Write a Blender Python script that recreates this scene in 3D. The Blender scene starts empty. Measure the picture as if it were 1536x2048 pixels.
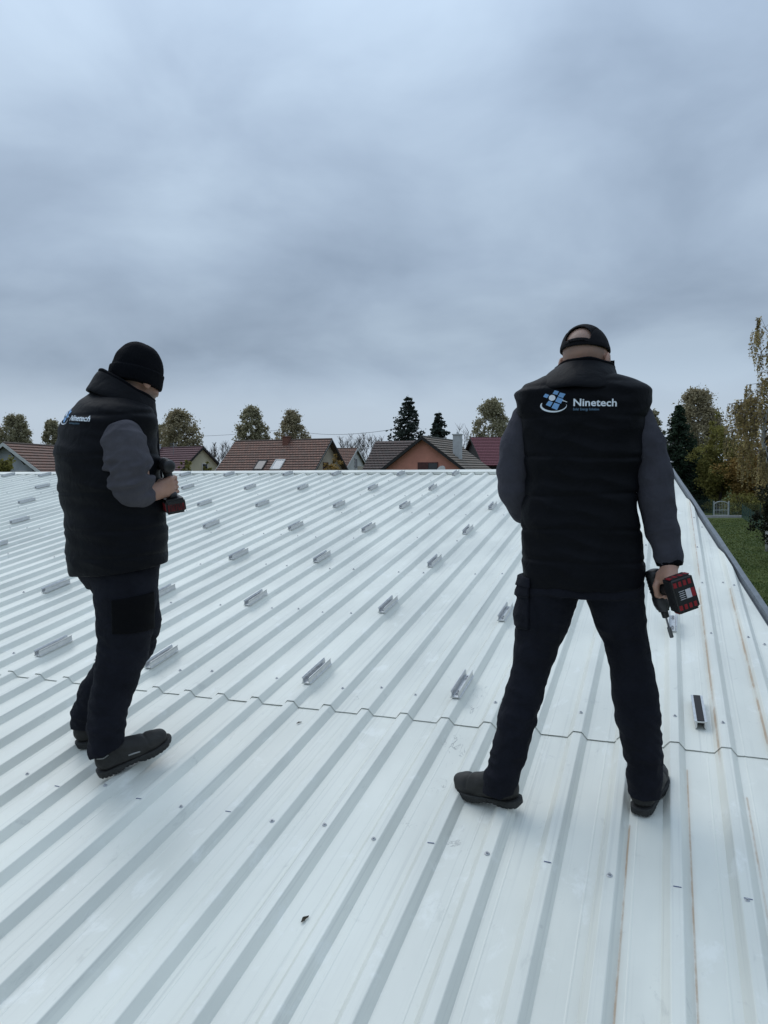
import bpy, bmesh, math, random
import numpy as np
from mathutils import Vector, Matrix, Euler, noise
from mathutils.bvhtree import BVHTree

random.seed(7)
rng = np.random.default_rng(7)
scene = bpy.context.scene
C = scene.collection
PI = math.pi
R = math.radians

# ------------------------------------------------------------------ camera
F_PX = 1555.9                       # focal length in photo pixels (photo 1536 x 2048)
PITCH, ROLL = -0.0552, -0.0059
CAM_H = 5.0                         # lens above the ground
CAM = Vector((0, 0, CAM_H))
cam_data = bpy.data.cameras.new('camera')
cam = bpy.data.objects.new('camera', cam_data)
C.objects.link(cam)
cam_data.sensor_fit = 'HORIZONTAL'
cam_data.sensor_width = 36.0
cam_data.lens = F_PX / 1536 * 36.0
cam_data.clip_start = 0.05
cam_data.clip_end = 3000
CAMROT = Matrix.Rotation(PITCH + PI / 2, 3, 'X') @ Matrix.Rotation(ROLL, 3, 'Z')
cam.matrix_world = Matrix.Translation(CAM) @ CAMROT.to_4x4()
scene.camera = cam

def ray(px, py):
    return CAMROT @ Vector(((px - 768) / F_PX, -(py - 1024) / F_PX, -1.0))

def at_y(px, py, Y):                # point of a pixel's ray at forward distance Y
    d = ray(px, py)
    return CAM + d * (Y / d.y)

def at_plane(px, py, p0, n):
    d = ray(px, py)
    return CAM + d * ((p0 - CAM).dot(n) / d.dot(n))

# ------------------------------------------------------------------ sky, sun, exposure
SUN_EL, SUN_AZ = R(52), R(-32)      # from the front left, behind the cloud
world = bpy.data.worlds.new('World')
scene.world = world
world.use_nodes = True
wn, wl = world.node_tree.nodes, world.node_tree.links
wn.clear()
w_out = wn.new('ShaderNodeOutputWorld')
w_bg = wn.new('ShaderNodeBackground')
w_bg.inputs['Strength'].default_value = 0.1
wl.new(w_bg.outputs[0], w_out.inputs[0])
w_sky = wn.new('ShaderNodeTexSky')
w_sky.sky_type = 'NISHITA'
w_sky.sun_disc = False
w_sky.sun_elevation = SUN_EL
w_sky.sun_rotation = SUN_AZ
w_tc = wn.new('ShaderNodeTexCoord')
w_sep = wn.new('ShaderNodeSeparateXYZ')
wl.new(w_tc.outputs['Generated'], w_sep.inputs[0])

def wmath(op, a, b=None, c=None, clamp=False):
    n = wn.new('ShaderNodeMath'); n.operation = op; n.use_clamp = clamp
    for i, v in enumerate((a, b, c)):
        if v is None: continue
        if isinstance(v, (int, float)): n.inputs[i].default_value = v
        else: wl.new(v, n.inputs[i])
    return n.outputs[0]

def wmaprange(v, a, b, c, d, smooth=True):
    n = wn.new('ShaderNodeMapRange')
    n.interpolation_type = 'SMOOTHSTEP' if smooth else 'LINEAR'
    wl.new(v, n.inputs[0])
    for i, q in enumerate((a, b, c, d)): n.inputs[1 + i].default_value = q
    return n.outputs[0]

zc = wmath('MAXIMUM', w_sep.outputs['Z'], 0.0)
den = wmath('ADD', zc, 0.34)
wx = wmath('DIVIDE', w_sep.outputs['X'], den)
wy = wmath('DIVIDE', w_sep.outputs['Y'], den)
w_cmb = wn.new('ShaderNodeCombineXYZ')
wl.new(wx, w_cmb.inputs[0]); wl.new(wy, w_cmb.inputs[1])
def wnoise(scale, detail, rough, off, dist=0.0):
    m = wn.new('ShaderNodeMapping'); m.inputs['Location'].default_value = off
    wl.new(w_cmb.outputs[0], m.inputs[0])
    n = wn.new('ShaderNodeTexNoise')
    n.inputs['Scale'].default_value = scale; n.inputs['Detail'].default_value = detail
    n.inputs['Roughness'].default_value = rough; n.inputs['Distortion'].default_value = dist
    wl.new(m.outputs[0], n.inputs['Vector'])
    return n.outputs[0]
big = wnoise(0.85, 2.0, 0.5, (11.6, 5.2, 0.4), 0.3)
med = wnoise(2.5, 5.0, 0.5, (7.3, 2.2, 0.9), 0.25)
mixn = wmath('ADD', wmath('MULTIPLY', big, 0.48), wmath('MULTIPLY', med, 0.52))
w_ramp = wn.new('ShaderNodeValToRGB')
wl.new(mixn, w_ramp.inputs[0])
e = w_ramp.color_ramp
e.elements[0].position = 0.36; e.elements[0].color = (2.95, 3.8, 5.0, 1)
e.elements[1].position = 0.63; e.elements[1].color = (5.2, 6.45, 7.9, 1)
m_ = e.elements.new(0.5); m_.color = (4.05, 5.1, 6.5, 1)
# the cloud deck gets brighter towards the zenith (overcast law) and pale at the horizon
bright = wmaprange(zc, 0.22, 0.90, 0.93, 1.85)
far_base = wmath('MULTIPLY', wmaprange(zc, 0.08, 0.15, 0.0, 1.0), wmaprange(zc, 0.17, 0.26, 1.0, 0.0))   # the darker underside of the far cloud deck
bright = wmath('MULTIPLY', bright, wmath('SUBTRACT', 1.0, wmath('MULTIPLY', far_base, 0.13)))
w_mul = wn.new('ShaderNodeVectorMath'); w_mul.operation = 'SCALE'
wl.new(w_ramp.outputs[0], w_mul.inputs[0]); wl.new(bright, w_mul.inputs['Scale'])
hz = wmaprange(zc, 0.06, 0.135, 0.85, 0.0)
w_mh = wn.new('ShaderNodeMix'); w_mh.data_type = 'RGBA'
wl.new(hz, w_mh.inputs[0]); wl.new(w_mul.outputs[0], w_mh.inputs[6])
w_mh.inputs[7].default_value = (5.0, 5.95, 7.05, 1)
w_ms = wn.new('ShaderNodeMix'); w_ms.data_type = 'RGBA'
w_ms.inputs[0].default_value = 0.06
wl.new(w_mh.outputs[2], w_ms.inputs[6]); wl.new(w_sky.outputs[0], w_ms.inputs[7])
wl.new(w_ms.outputs[2], w_bg.inputs[0])

sun_data = bpy.data.lights.new('sun', 'SUN')
sun_data.energy = 1.0
sun_data.angle = R(42)
sun_data.color = (1.0, 0.97, 0.93)
sun = bpy.data.objects.new('sun', sun_data)
C.objects.link(sun)
sdir = Vector((math.sin(SUN_AZ) * math.cos(SUN_EL), math.cos(SUN_AZ) * math.cos(SUN_EL), math.sin(SUN_EL)))
sun.rotation_euler = sdir.to_track_quat('Z', 'Y').to_euler()
sun.location = (-20, 30, 60)

vs = scene.view_settings
vs.view_transform = 'Standard'; vs.look = 'None'; vs.gamma = 1.0; vs.exposure = 0.0
vs.use_curve_mapping = False
scene.cycles.max_bounces = 6
scene.cycles.use_denoising = True

# ------------------------------------------------------------------ materials
MATS = {}
def mat(name, color, rough=0.7, metal=0.0, spec=0.5, var=0.0, vscale=6.0, bump=0.0, bscale=40.0,
        bdist=0.01, sheen=0.0, tint=None, coords='Object'):
    m = bpy.data.materials.new(name); m.use_nodes = True
    nt = m.node_tree; b = nt.nodes['Principled BSDF']
    b.inputs['Base Color'].default_value = (*color, 1)
    b.inputs['Roughness'].default_value = rough
    b.inputs['Metallic'].default_value = metal
    b.inputs['Specular IOR Level'].default_value = spec
    if sheen:
        b.inputs['Sheen Weight'].default_value = sheen
        b.inputs['Sheen Roughness'].default_value = 0.6
        b.inputs['Sheen Tint'].default_value = (*[min(1, c * 4 + .1) for c in color], 1)
    tc = nt.nodes.new('ShaderNodeTexCoord')
    if var:
        n = nt.nodes.new('ShaderNodeTexNoise'); n.inputs['Scale'].default_value = vscale
        n.inputs['Detail'].default_value = 6; n.inputs['Roughness'].default_value = 0.6
        nt.links.new(tc.outputs[coords], n.inputs['Vector'])
        r = nt.nodes.new('ShaderNodeValToRGB')
        a = tint or color
        r.color_ramp.elements[0].position = 0.3
        r.color_ramp.elements[1].position = 0.7
        r.color_ramp.elements[0].color = (*[c * (1 - var) for c in color], 1)
        r.color_ramp.elements[1].color = (*[min(1, c * (1 + var)) for c in a], 1)
        nt.links.new(n.outputs[0], r.inputs[0]); nt.links.new(r.outputs[0], b.inputs['Base Color'])
    if bump:
        n2 = nt.nodes.new('ShaderNodeTexNoise'); n2.inputs['Scale'].default_value = bscale
        n2.inputs['Detail'].default_value = 4
        nt.links.new(tc.outputs[coords], n2.inputs['Vector'])
        bp = nt.nodes.new('ShaderNodeBump'); bp.inputs['Strength'].default_value = bump
        bp.inputs['Distance'].default_value = bdist
        nt.links.new(n2.outputs[0], bp.inputs['Height']); nt.links.new(bp.outputs[0], b.inputs['Normal'])
    MATS[name] = m
    return m

def tag(o, label=None, cat=None, group=None, kind=None):
    if label: o['label'] = label
    if cat: o['category'] = cat
    if group: o['group'] = group
    if kind: o['kind'] = kind
    return o

def link(name, me, m=None, parent=None, world_m=None):
    """one mesh object; world_m is where its mesh coordinates live in the world"""
    o = bpy.data.objects.new(name, me)
    C.objects.link(o)
    if m is not None and len(me.materials) == 0: me.materials.append(m)
    W = world_m or Matrix.Identity(4)
    if parent is not None:
        o.parent = parent
        o.matrix_basis = WM[parent.as_pointer()].inverted() @ W
    else:
        o.matrix_basis = W
    WM[o.as_pointer()] = W
    return o
WM = {}
def empty(name, M):
    o = bpy.data.objects.new(name, None); C.objects.link(o)
    o.empty_display_size = 0.2
    o.matrix_basis = M; WM[o.as_pointer()] = M
    return o

def mesh_from(name, V, F, smooth=False):
    me = bpy.data.meshes.new(name)
    me.from_pydata([tuple(v) for v in V], [], [tuple(f) for f in F])
    if smooth: me.polygons.foreach_set('use_smooth', [True] * len(me.polygons))
    me.update()
    return me

class MB:
    """collects simple shapes into one mesh"""
    def __init__(s): s.V = []; s.F = []
    def add(s, V, F):
        k = len(s.V); s.V += [tuple(v) for v in V]; s.F += [tuple(i + k for i in f) for f in F]; return s
    def box(s, c, d, M=None):
        V = [Vector((c[0] + sx * d[0] / 2, c[1] + sy * d[1] / 2, c[2] + sz * d[2] / 2)) for sx in (-1, 1) for sy in (-1, 1) for sz in (-1, 1)]
        if M is not None: V = [M @ v for v in V]
        return s.add(V, [(0, 1, 3, 2), (4, 6, 7, 5), (0, 4, 5, 1), (2, 3, 7, 6), (0, 2, 6, 4), (1, 5, 7, 3)])
    def prism(s, poly, a, b, M=None, axis=1):
        """polygon in the plane across 'axis', swept from a to b"""
        n = len(poly)
        def P(p, t):
            q = {0: (t, p[0], p[1]), 1: (p[0], t, p[1]), 2: (p[0], p[1], t)}[axis]
            return M @ Vector(q) if M is not None else Vector(q)
        V = [P(p, a) for p in poly] + [P(p, b) for p in poly]
        F = [tuple(range(n))[::-1], tuple(range(n, 2 * n))] + [(i, (i + 1) % n, n + (i + 1) % n, n + i) for i in range(n)]
        return s.add(V, F)
    def tube(s, pts, radii, n=8, cap=True):
        pts = [Vector(p) for p in pts]; k = len(pts); V = []
        t0 = (pts[1] - pts[0]).normalized()
        up = Vector((0, 0, 1)) if abs(t0.z) < .9 else Vector((1, 0, 0))
        x = t0.cross(up).normalized()
        for i, p in enumerate(pts):
            t = (pts[min(i + 1, k - 1)] - pts[max(i - 1, 0)]).normalized()
            x = (x - t * x.dot(t)).normalized(); y = t.cross(x)
            r = radii[i] if hasattr(radii, '__len__') else radii
            V += [p + (x * math.cos(2 * PI * j / n) + y * math.sin(2 * PI * j / n)) * r for j in range(n)]
        F = [(i * n + j, i * n + (j + 1) % n, (i + 1) * n + (j + 1) % n, (i + 1) * n + j) for i in range(k - 1) for j in range(n)]
        if cap: F += [tuple(range(n))[::-1], tuple(range((k - 1) * n, k * n))]
        return s.add(V, F)
    def lathe(s, prof, M, n=14):
        """profile (radius, height) turned round the local z axis"""
        V = [M @ Vector((r * math.cos(2 * PI * j / n), r * math.sin(2 * PI * j / n), h)) for r, h in prof for j in range(n)]
        F = [(i * n + j, i * n + (j + 1) % n, (i + 1) * n + (j + 1) % n, (i + 1) * n + j) for i in range(len(prof) - 1) for j in range(n)]
        F += [tuple(range(n))[::-1], tuple(range((len(prof) - 1) * n, len(prof) * n))]
        return s.add(V, F)
    def mesh(s, name, smooth=False): return mesh_from(name, s.V, s.F, smooth)
    def build(s, name, m, parent=None, world_m=None, smooth=False):
        return link(name, s.mesh(name, smooth), m, parent, world_m)

def frame(origin, x, y, z):
    return Matrix(((x[0], y[0], z[0], origin[0]), (x[1], y[1], z[1], origin[1]), (x[2], y[2], z[2], origin[2]), (0, 0, 0, 1)))
ORD = ['first', 'second', 'third', 'fourth', 'fifth', 'sixth', 'seventh', 'eighth', 'ninth']
# ================================================================== the roof we stand on
YAW, SLOPE, HR, U0 = -0.3483, 0.1510, 1.6579, 0.0464
RU = Vector((math.cos(YAW), math.sin(YAW), 0))
RV = Vector((-math.sin(YAW) * math.cos(SLOPE), math.cos(YAW) * math.cos(SLOPE), math.sin(SLOPE)))
RN = RU.cross(RV)
RO = CAM - RN * HR + RU * U0                 # roof frame: u across the ribs, v up the slope, n out; n = 0 is the rib tops
ROOF = frame(RO, RU, RV, RN)
PITCH_U, RIB_H = 0.2, 0.031
V_EAVE, V_LAP, V_RIDGE = -1.7, 3.228, 10.74
def verge_u(v): return 0.527 - (v - 4.84) * 0.0913
def roof_pt(u, v, n=0.0): return ROOF @ Vector((u, v, n))
def roof_uv(px, py, n=0.0):
    p = at_plane(px, py, RO + RN * n, RN); q = ROOF.inverted() @ p
    return q.x, q.y

# painted sheet: dirt, streaks, scuffs and rust live in the roof's own u, v coordinates
def sheet_material():
    m = bpy.data.materials.new('white_painted_sheet'); m.use_nodes = True
    nt = m.node_tree; N = nt.nodes; L = nt.links; b = N['Principled BSDF']
    tc = N.new('ShaderNodeTexCoord')
    def noise_(scale3, detail=5, rough=0.6, off=(0, 0, 0), dist=0.0):
        mp = N.new('ShaderNodeMapping'); mp.inputs['Scale'].default_value = scale3; mp.inputs['Location'].default_value = off
        L.new(tc.outputs['Object'], mp.inputs[0])
        n = N.new('ShaderNodeTexNoise'); n.inputs['Scale'].default_value = 1; n.inputs['Detail'].default_value = detail
        n.inputs['Roughness'].default_value = rough; n.inputs['Distortion'].default_value = dist
        L.new(mp.outputs[0], n.inputs['Vector']); return n.outputs[0]
    def mth(op, a, c=None, d=None, clamp=False):
        n = N.new('ShaderNodeMath'); n.operation = op; n.use_clamp = clamp
        for i, v in enumerate((a, c, d)):
            if v is None: continue
            if isinstance(v, (int, float)): n.inputs[i].default_value = v
            else: L.new(v, n.inputs[i])
        return n.outputs[0]
    def rng_(v, a, c, d, e_):
        n = N.new('ShaderNodeMapRange'); n.interpolation_type = 'SMOOTHSTEP'; L.new(v, n.inputs[0])
        for i, q in enumerate((a, c, d, e_)): n.inputs[1 + i].default_value = q
        return n.outputs[0]
    def mixc(f, a, c):
        n = N.new('ShaderNodeMix'); n.data_type = 'RGBA'
        if isinstance(f, float): n.inputs[0].default_value = f
        else: L.new(f, n.inputs[0])
        for i, v in ((6, a), (7, c)):
            if isinstance(v, tuple): n.inputs[i].default_value = (*v, 1)
            else: L.new(v, n.inputs[i])
        return n.outputs[2]
    sp = N.new('ShaderNodeSeparateXYZ'); L.new(tc.outputs['Object'], sp.inputs[0])
    u, v = sp.outputs[0], sp.outputs[1]
    cloud = noise_((2.2, 0.9, 2.2), 4, 0.55)
    streak = noise_((55, 0.55, 55), 4, 0.6, (3, 0, 0))
    blot = noise_((9, 5, 9), 6, 0.68, (1, 5, 2), 0.4)
    dust = noise_((150, 150, 150), 3, 0.7)
    col = mixc(rng_(cloud, 0.3, 0.7, 0, 1), (0.615, 0.622, 0.56), (0.735, 0.74, 0.665))
    col = mixc(mth('MULTIPLY', rng_(streak, 0.52, 0.74, 0, 1), 0.42), col, (0.45, 0.465, 0.43))
    col = mixc(mth('MULTIPLY', rng_(blot, 0.56, 0.70, 0, 1), 0.55), col, (0.78, 0.79, 0.74))
    col = mixc(mth('MULTIPLY', rng_(noise_((14, 8, 14), 6, 0.7, (9, 2, 4), 0.5), 0.60, 0.72, 0, 1), 0.34), col, (0.42, 0.43, 0.40))
    col = mixc(mth('MULTIPLY', rng_(dust, 0.70, 0.80, 0, 1), 0.22), col, (0.30, 0.30, 0.29))
    # boot scuffs: dark curved rubs round a few spots
    wob = noise_((13, 6, 13), 4, 0.6, (4, 4, 4), 1.0)
    for (px, py, ru_, rv_, amt) in ((905, 1500, .075, .17, .75), (965, 1385, .05, .09, .6), (945, 1420, .03, .10, .6),
                                    (828, 1640, .05, .05, .8), (915, 1690, .05, .05, .45), (880, 1568, .04, .07, .4),
                                    (1190, 1505, .05, .06, .25), (720, 1395, .05, .05, .3), (925, 1157, .04, .05, .5)):
        su, sv = roof_uv(px, py, -RIB_H)
        du = mth('DIVIDE', mth('SUBTRACT', u, su), ru_); dv = mth('DIVIDE', mth('SUBTRACT', v, sv), rv_)
        d2 = mth('ADD', mth('MULTIPLY', du, du), mth('MULTIPLY', dv, dv))
        inside = rng_(d2, 0.3, 1.0, 1, 0)
        band = rng_(mth('ABSOLUTE', mth('SUBTRACT', mth('FRACT', mth('MULTIPLY', wob, 6.0)), 0.5)), 0.0, 0.15, 1, 0)
        sharp = rng_(blot, 0.44, 0.58, 0, 1)
        col = mixc(mth('MULTIPLY', mth('MULTIPLY', inside, mth('MULTIPLY', band, sharp)), amt), col, (0.10, 0.105, 0.11))
    # rust and silt lines along the foot of a few ribs near the edge of the roof
    rn = noise_((8, 3.5, 8), 6, 0.75, (2, 8, 1))
    rust = []
    for (p, q_, w) in (((1260, 1645), (1228, 2040), .0045), ((1375, 1535), (1395, 2040), .0045), ((1400, 1180), (1432, 1490), .006), ((1465, 1180), (1522, 1475), .006), ((1495, 1590), (1536, 1850), .005), ((1378, 1000), (1398, 1150), .005)):
        (ua, va), (ub, vb) = roof_uv(*p, -RIB_H), roof_uv(*q_, -RIB_H); rust.append(((ua + ub) / 2, min(va, vb), max(va, vb), w))
    for (uu, v0, v1, w) in rust:
        wu = mth('ADD', u, mth('MULTIPLY', mth('SUBTRACT', rn, 0.5), 0.006))
        line = rng_(mth('ABSOLUTE', mth('SUBTRACT', wu, uu)), w * 0.35, w, 1, 0)
        halo = mth('MULTIPLY', rng_(mth('ABSOLUTE', mth('SUBTRACT', wu, uu)), w * 0.5, w * 4.5, 1, 0), 0.16)
        span = mth('MULTIPLY', rng_(v, v0 - .3, v0, 0, 1), rng_(v, v1 - .02, v1, 1, 0))
        amt = mth('MULTIPLY', mth('MULTIPLY', mth('MAXIMUM', line, halo), span), rng_(rn, 0.33, 0.6, 0.15, 0.75))
        col = mixc(amt, col, (0.36, 0.21, 0.10))
    L.new(col, b.inputs['Base Color'])
    L.new(rng_(cloud, 0.3, 0.7, 0.36, 0.5), b.inputs['Roughness'])
    b.inputs['Specular IOR Level'].default_value = 0.45
    bp = N.new('ShaderNodeBump'); bp.inputs['Strength'].default_value = 0.25; bp.inputs['Distance'].default_value = 0.004
    L.new(noise_((3.0, 1.4, 3.0), 3, 0.5, (5, 5, 5)), bp.inputs['Height']); L.new(bp.outputs[0], b.inputs['Normal'])
    return m
M_SHEET = sheet_material()
M_GALV = mat('galvanised_flashing', (0.13, 0.15, 0.17), 0.55, 0.4, var=.2, vscale=14)
M_DARK = mat('dark_gap', (0.02, 0.022, 0.025), 0.9)
M_ALU = mat('mill_aluminium', (0.56, 0.57, 0.57), 0.38, 0.75, var=.12, vscale=30)
M_EPDM = mat('black_epdm', (0.012, 0.012, 0.013), 0.8)
M_SCREW = mat('zinc_screw', (0.42, 0.43, 0.44), 0.5, 0.6, var=.25, vscale=200)
M_RENDER = mat('rendered_wall', (0.55, 0.53, 0.48), 0.9, var=.12, vscale=2, bump=.2)
M_PEN = mat('blue_pen', (0.05, 0.07, 0.16), 0.7)

SHOULD = {}
bm_c = roof_pt(-6, 4)
building = empty('metal_roof_building', Matrix.Translation((bm_c.x, bm_c.y, 0)))
tag(building, 'low building under a white ribbed metal sheet roof the two men stand on', 'building')

RIB = [(-0.043, -RIB_H), (-0.019, -0.0015), (-0.016, 0.0), (0.016, 0.0), (0.019, -0.0015), (0.043, -RIB_H)]
def sheet_profile(k0, k1, lip):
    """cross-section from rib k0 (over-lapping its neighbour by a lip) to rib k1"""
    P = []
    for k in range(k0, k1 + 1):
        c = k * PITCH_U
        rib = RIB
        if k == k0: rib = [(-0.036, -RIB_H * .62)] + RIB[1:] if lip else RIB[2:]
        if k == k1: rib = RIB[:4] + [(0.018, -0.001)]
        P += [(c + a, z) for a, z in rib]
        if k < k1:      # two faint rolled beads in the pan
            for t in ((0.072,) if k % 2 else (0.128,)):
                P += [(c + t - .004, -RIB_H), (c + t - .0015, -RIB_H + .0008), (c + t + .0015, -RIB_H + .0008), (c + t + .004, -RIB_H)]
    return P
def make_sheet(k0, k1, v0, v1, lift, seed, cut=True, M=None):
    rs = random.Random(seed)
    P = sheet_profile(k0, k1, True)
    nv = max(2, int((v1 - v0) / 0.45)); V = []
    for th in (0.0, -0.0014):
        for j in range(nv + 1):
            v = v0 + (v1 - v0) * j / nv
            for i, (a, z) in enumerate(P):
                w = 0.0016 * noise.noise(Vector((a * 1.3, v * 0.9, seed)))
                vv = v + (rs.uniform(-.002, .002) if j == 0 else 0)
                V.append((a, vv, z + lift + th + w))
    n = len(P); lay = n * (nv + 1); F = []
    for j in range(nv):
        for i in range(n - 1):
            a = j * n + i
            F.append((a, a + 1, a + n + 1, a + n)); F.append((lay + a, lay + a + n, lay + a + n + 1, lay + a + 1))
    for i in range(n - 1):
        F.append((i, lay + i, lay + i + 1, i + 1)); a = nv * n + i
        F.append((a, a + 1, lay + a + 1, lay + a))
    for j in range(nv):
        a = j * n; F.append((a, a + n, lay + a + n, lay + a)); a = j * n + n - 1; F.append((a, lay + a, lay + a + n, a + n))
    me = mesh_from('roof_sheet', V, F)
    if cut:
        bm = bmesh.new(); bm.from_mesh(me)
        p0 = Vector((verge_u(0), 0, 0)); d = Vector((-0.0913, 1, 0)).normalized(); nn = Vector((d.y, -d.x, 0))
        bmesh.ops.bisect_plane(bm, geom=bm.verts[:] + bm.edges[:] + bm.faces[:], plane_co=p0, plane_no=nn, clear_outer=True)
        bm.to_mesh(me); bm.free()
    return me
FARROOF = ROOF @ Matrix.Translation((0, V_RIDGE, -0.002)) @ Matrix.Rotation(-2 * SLOPE, 4, 'X') @ Matrix.Translation((0, -V_RIDGE, 0))
K_LEFT = -66
for j, k0 in enumerate(range(K_LEFT, 9, 5)):
    for (v0, v1, lift, part) in ((V_EAVE, V_LAP + .12, -0.0052, 0), (V_LAP, V_RIDGE, 0.0, 1)):
        if k0 > 2 and part == 1: continue
        me = make_sheet(k0, k0 + 5, v0, v1, lift + .0011 * (j % 2), j * 3 + part)
        if len(me.polygons) == 0: continue
        link('roof_sheet', me, M_SHEET, building, ROOF)
    if k0 <= 0:
        me = make_sheet(k0, k0 + 5, V_RIDGE + .01, V_RIDGE + 9, -.002 + .0011 * (j % 2), j + 90)
        if len(me.polygons) == 0: continue
        link('roof_sheet', me, M_SHEET, building, FARROOF)

# ridge cap: folded strip with a toothed closer dropping into every pan
cap = MB()
uR = verge_u(V_RIDGE) - 0.02
VC = V_RIDGE - 0.20
uL = K_LEFT * PITCH_U
segs = 14
for s in range(segs):
    a = uL + (uR - uL) * s / segs; b_ = uL + (uR - uL) * (s + 1) / segs
    cap.add([(a, VC, .006), (b_ + .03, VC, .0065), (b_ + .03, V_RIDGE, .0105), (a, V_RIDGE, .010), (a, VC, .003), (b_ + .03, VC, .0035)],
            [(0, 1, 2, 3), (0, 4, 5, 1)])
for k in range(K_LEFT, 1):
    c = k * PITCH_U
    if c + .18 > uR: continue
    cap.add([(c + .019, VC + .002, .003), (c + .181, VC + .002, .003), (c + .157, VC - .006, -RIB_H + .005), (c + .048, VC - .006, -RIB_H + .005)], [(0, 3, 2, 1)])
cap.build('ridge_cap', M_SHEET, building, ROOF)
cap2 = MB(); cap2.add([(uL, V_RIDGE, .012), (uR, V_RIDGE, .012), (uR, V_RIDGE + .2, .006), (uL, V_RIDGE + .2, .006)], [(0, 1, 2, 3)])
cap2.build('ridge_cap', M_SHEET, building, FARROOF)

# verge flashing: grey folded trim following the skewed edge, a little wavy
fl = MB(); nseg = 60; V = []; 
for i in range(nseg + 1):
    v = V_EAVE + (V_RIDGE + .05 - V_EAVE) * i / nseg
    u = verge_u(v); w = .0006 * math.sin(i * 1.7) + .0006 * math.sin(i * .63 + 1)
    # inner foot under the sheets, up-stand, outer lip, drop
    V += [(u - .10, v, -RIB_H - .012), (u + .012 + w, v, -RIB_H - .010), (u + .020 + w, v, -.002 + w), (u + .052 + w, v, .004 + w), (u + .056 + w, v, -.11)]
for i in range(nseg):
    for j in range(4): a = i * 5 + j; fl.F.append((a, a + 1, a + 6, a + 5))
fl.V = V
o = fl.build('verge_flashing', M_GALV, building, ROOF)
sm = o.modifiers.new('thickness', 'SOLIDIFY'); sm.thickness = 0.002
# dark gap filler under the sheet edge
# walls
wl_ = MB()
def wall_quad(p, q, top_p, top_q):
    wl_.add([(p.x, p.y, 0), (q.x, q.y, 0), top_q, top_p], [(0, 1, 2, 3)])
rp = lambda v, d=-.14: roof_pt(verge_u(v) - .03, v, d)
farp = lambda u, v: FARROOF @ Vector((u, v, -.14))
c1, c2, c3 = rp(V_EAVE + .3), rp(V_RIDGE), farp(verge_u(V_RIDGE) - .05, V_RIDGE + 8.6)
d1, d2, d3 = roof_pt(uL + .2, V_EAVE + .3, -.14), roof_pt(uL + .2, V_RIDGE, -.14), farp(uL + .2, V_RIDGE + 8.6)
for a, b_ in ((c1, c2), (c2, c3), (c3, d3), (d3, d2), (d2, d1), (d1, c1)): wall_quad(a, b_, a, b_)
wl_.build('wall', M_RENDER, building)

# roofing screws (washer + hex head) on the rib tops along the purlins
sc_ = MB()
sc_.lathe([(.0105, 0), (.0105, .0015), (.0075, .0032)], Matrix.Identity(4), 12)
sc_.lathe([(.0052, .003), (.0052, .0085), (.0045, .0095)], Matrix.Identity(4), 6)
screw_me = sc_.mesh('screw', False); screw_me.materials.append(M_SCREW)
def add_screw(u, v, n=0.0008):
    M = ROOF @ Matrix.Translation((u, v, n)) @ Matrix.Rotation(random.uniform(0, 6), 4, 'Z') @ Matrix.Scale(random.uniform(.75, .95), 4)
    link('screw', screw_me, None, building, M)
near = {-13, -11, -9, -7, -6, -5, -3, -1, 1, -15, -17}
for k in near: add_screw(k * .2 + random.uniform(-.004, .004), 2.30 + random.uniform(-.03, .03), -.004 if k not in (-6,) else -.003)
rows = [3.43, 4.56, 5.56, 6.62, 7.72, 8.78, 9.85]
for ri, v in enumerate(rows):
    for k in range(-52, 4):
        if k * .2 > verge_u(v) - .06: continue
        if ri == 0 and k in (-5, -14, -18, -1): continue
        p = .92 if ri == 0 else (.62 if ri < 4 else .42)
        if random.random() < p: add_screw(k * .2 + random.uniform(-.006, .006), v + random.uniform(-.045, .045))
for px, py in ((1446, 1166), (1404, 1055), (1529, 1290)):
    u, v = roof_uv(px, py, -RIB_H); add_screw(u, v, -RIB_H + .002)
# installers' pen ticks
for px, py in ((863, 1684), (1095, 1722), (1358, 1772), (280, 1596), (455, 1621), (1506, 1797), (116, 1571)):
    u, v = roof_uv(px, py)
    MB().box((0, 0, 0), (.024, .0035, .0006)).build('pen_mark', M_PEN, building, ROOF @ Matrix.Translation((round(u / .2) * .2 + .002, v, -.0032)) @ Matrix.Rotation(R(random.uniform(-8, 8)), 4, 'Z'))

# ------------------------------------------------------------------ short rails for the solar panels
BL = 0.275
def rail_profile():
    """open channel on a wide foot: foot, side webs leaning in, lips"""
    o_ = [(-.026, 0), (.026, 0), (.026, .004), (.021, .006), (.0180, .026), (.0220, .034), (.0220, .0375), (.0195, .0375), (.0150, .028), (.0150, .0065),
          (-.0150, .0065), (-.0150, .028), (-.0195, .0375), (-.0220, .0375), (-.0220, .034), (-.0180, .026), (-.021, .006), (-.026, .004)]
    return o_
rail_me = MB().prism(rail_profile(), -BL / 2, BL / 2).mesh('rail'); rail_me.materials.append(M_ALU)
epdm_me = MB().box((0, 0, -.0012), (.030, BL - .01, .0024)).mesh('rubber_strip'); epdm_me.materials.append(M_EPDM)
scr2 = MB(); scr2.lathe([(.0085, .0066), (.0085, .0085), (.006, .0095)], Matrix.Identity(4), 10); scr2.lathe([(.0048, .0095), (.0048, .015)], Matrix.Identity(4), 6)
scr2_me = scr2.mesh('screw'); scr2_me.materials.append(M_SCREW)
def bracket(M, label, screws=True, group='short rails fixed along the roof ribs'):
    b_ = empty('mounting_rail', M); tag(b_, label, 'bracket', group)
    link('rail', rail_me, None, b_, M); link('rubber_strip', epdm_me, None, b_, M)
    if screws:
        for yy in (-.105, -.075, .075, .105): link('screw', scr2_me, None, b_, M @ Matrix.Translation((0, yy, 0)))
    return b_
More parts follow.
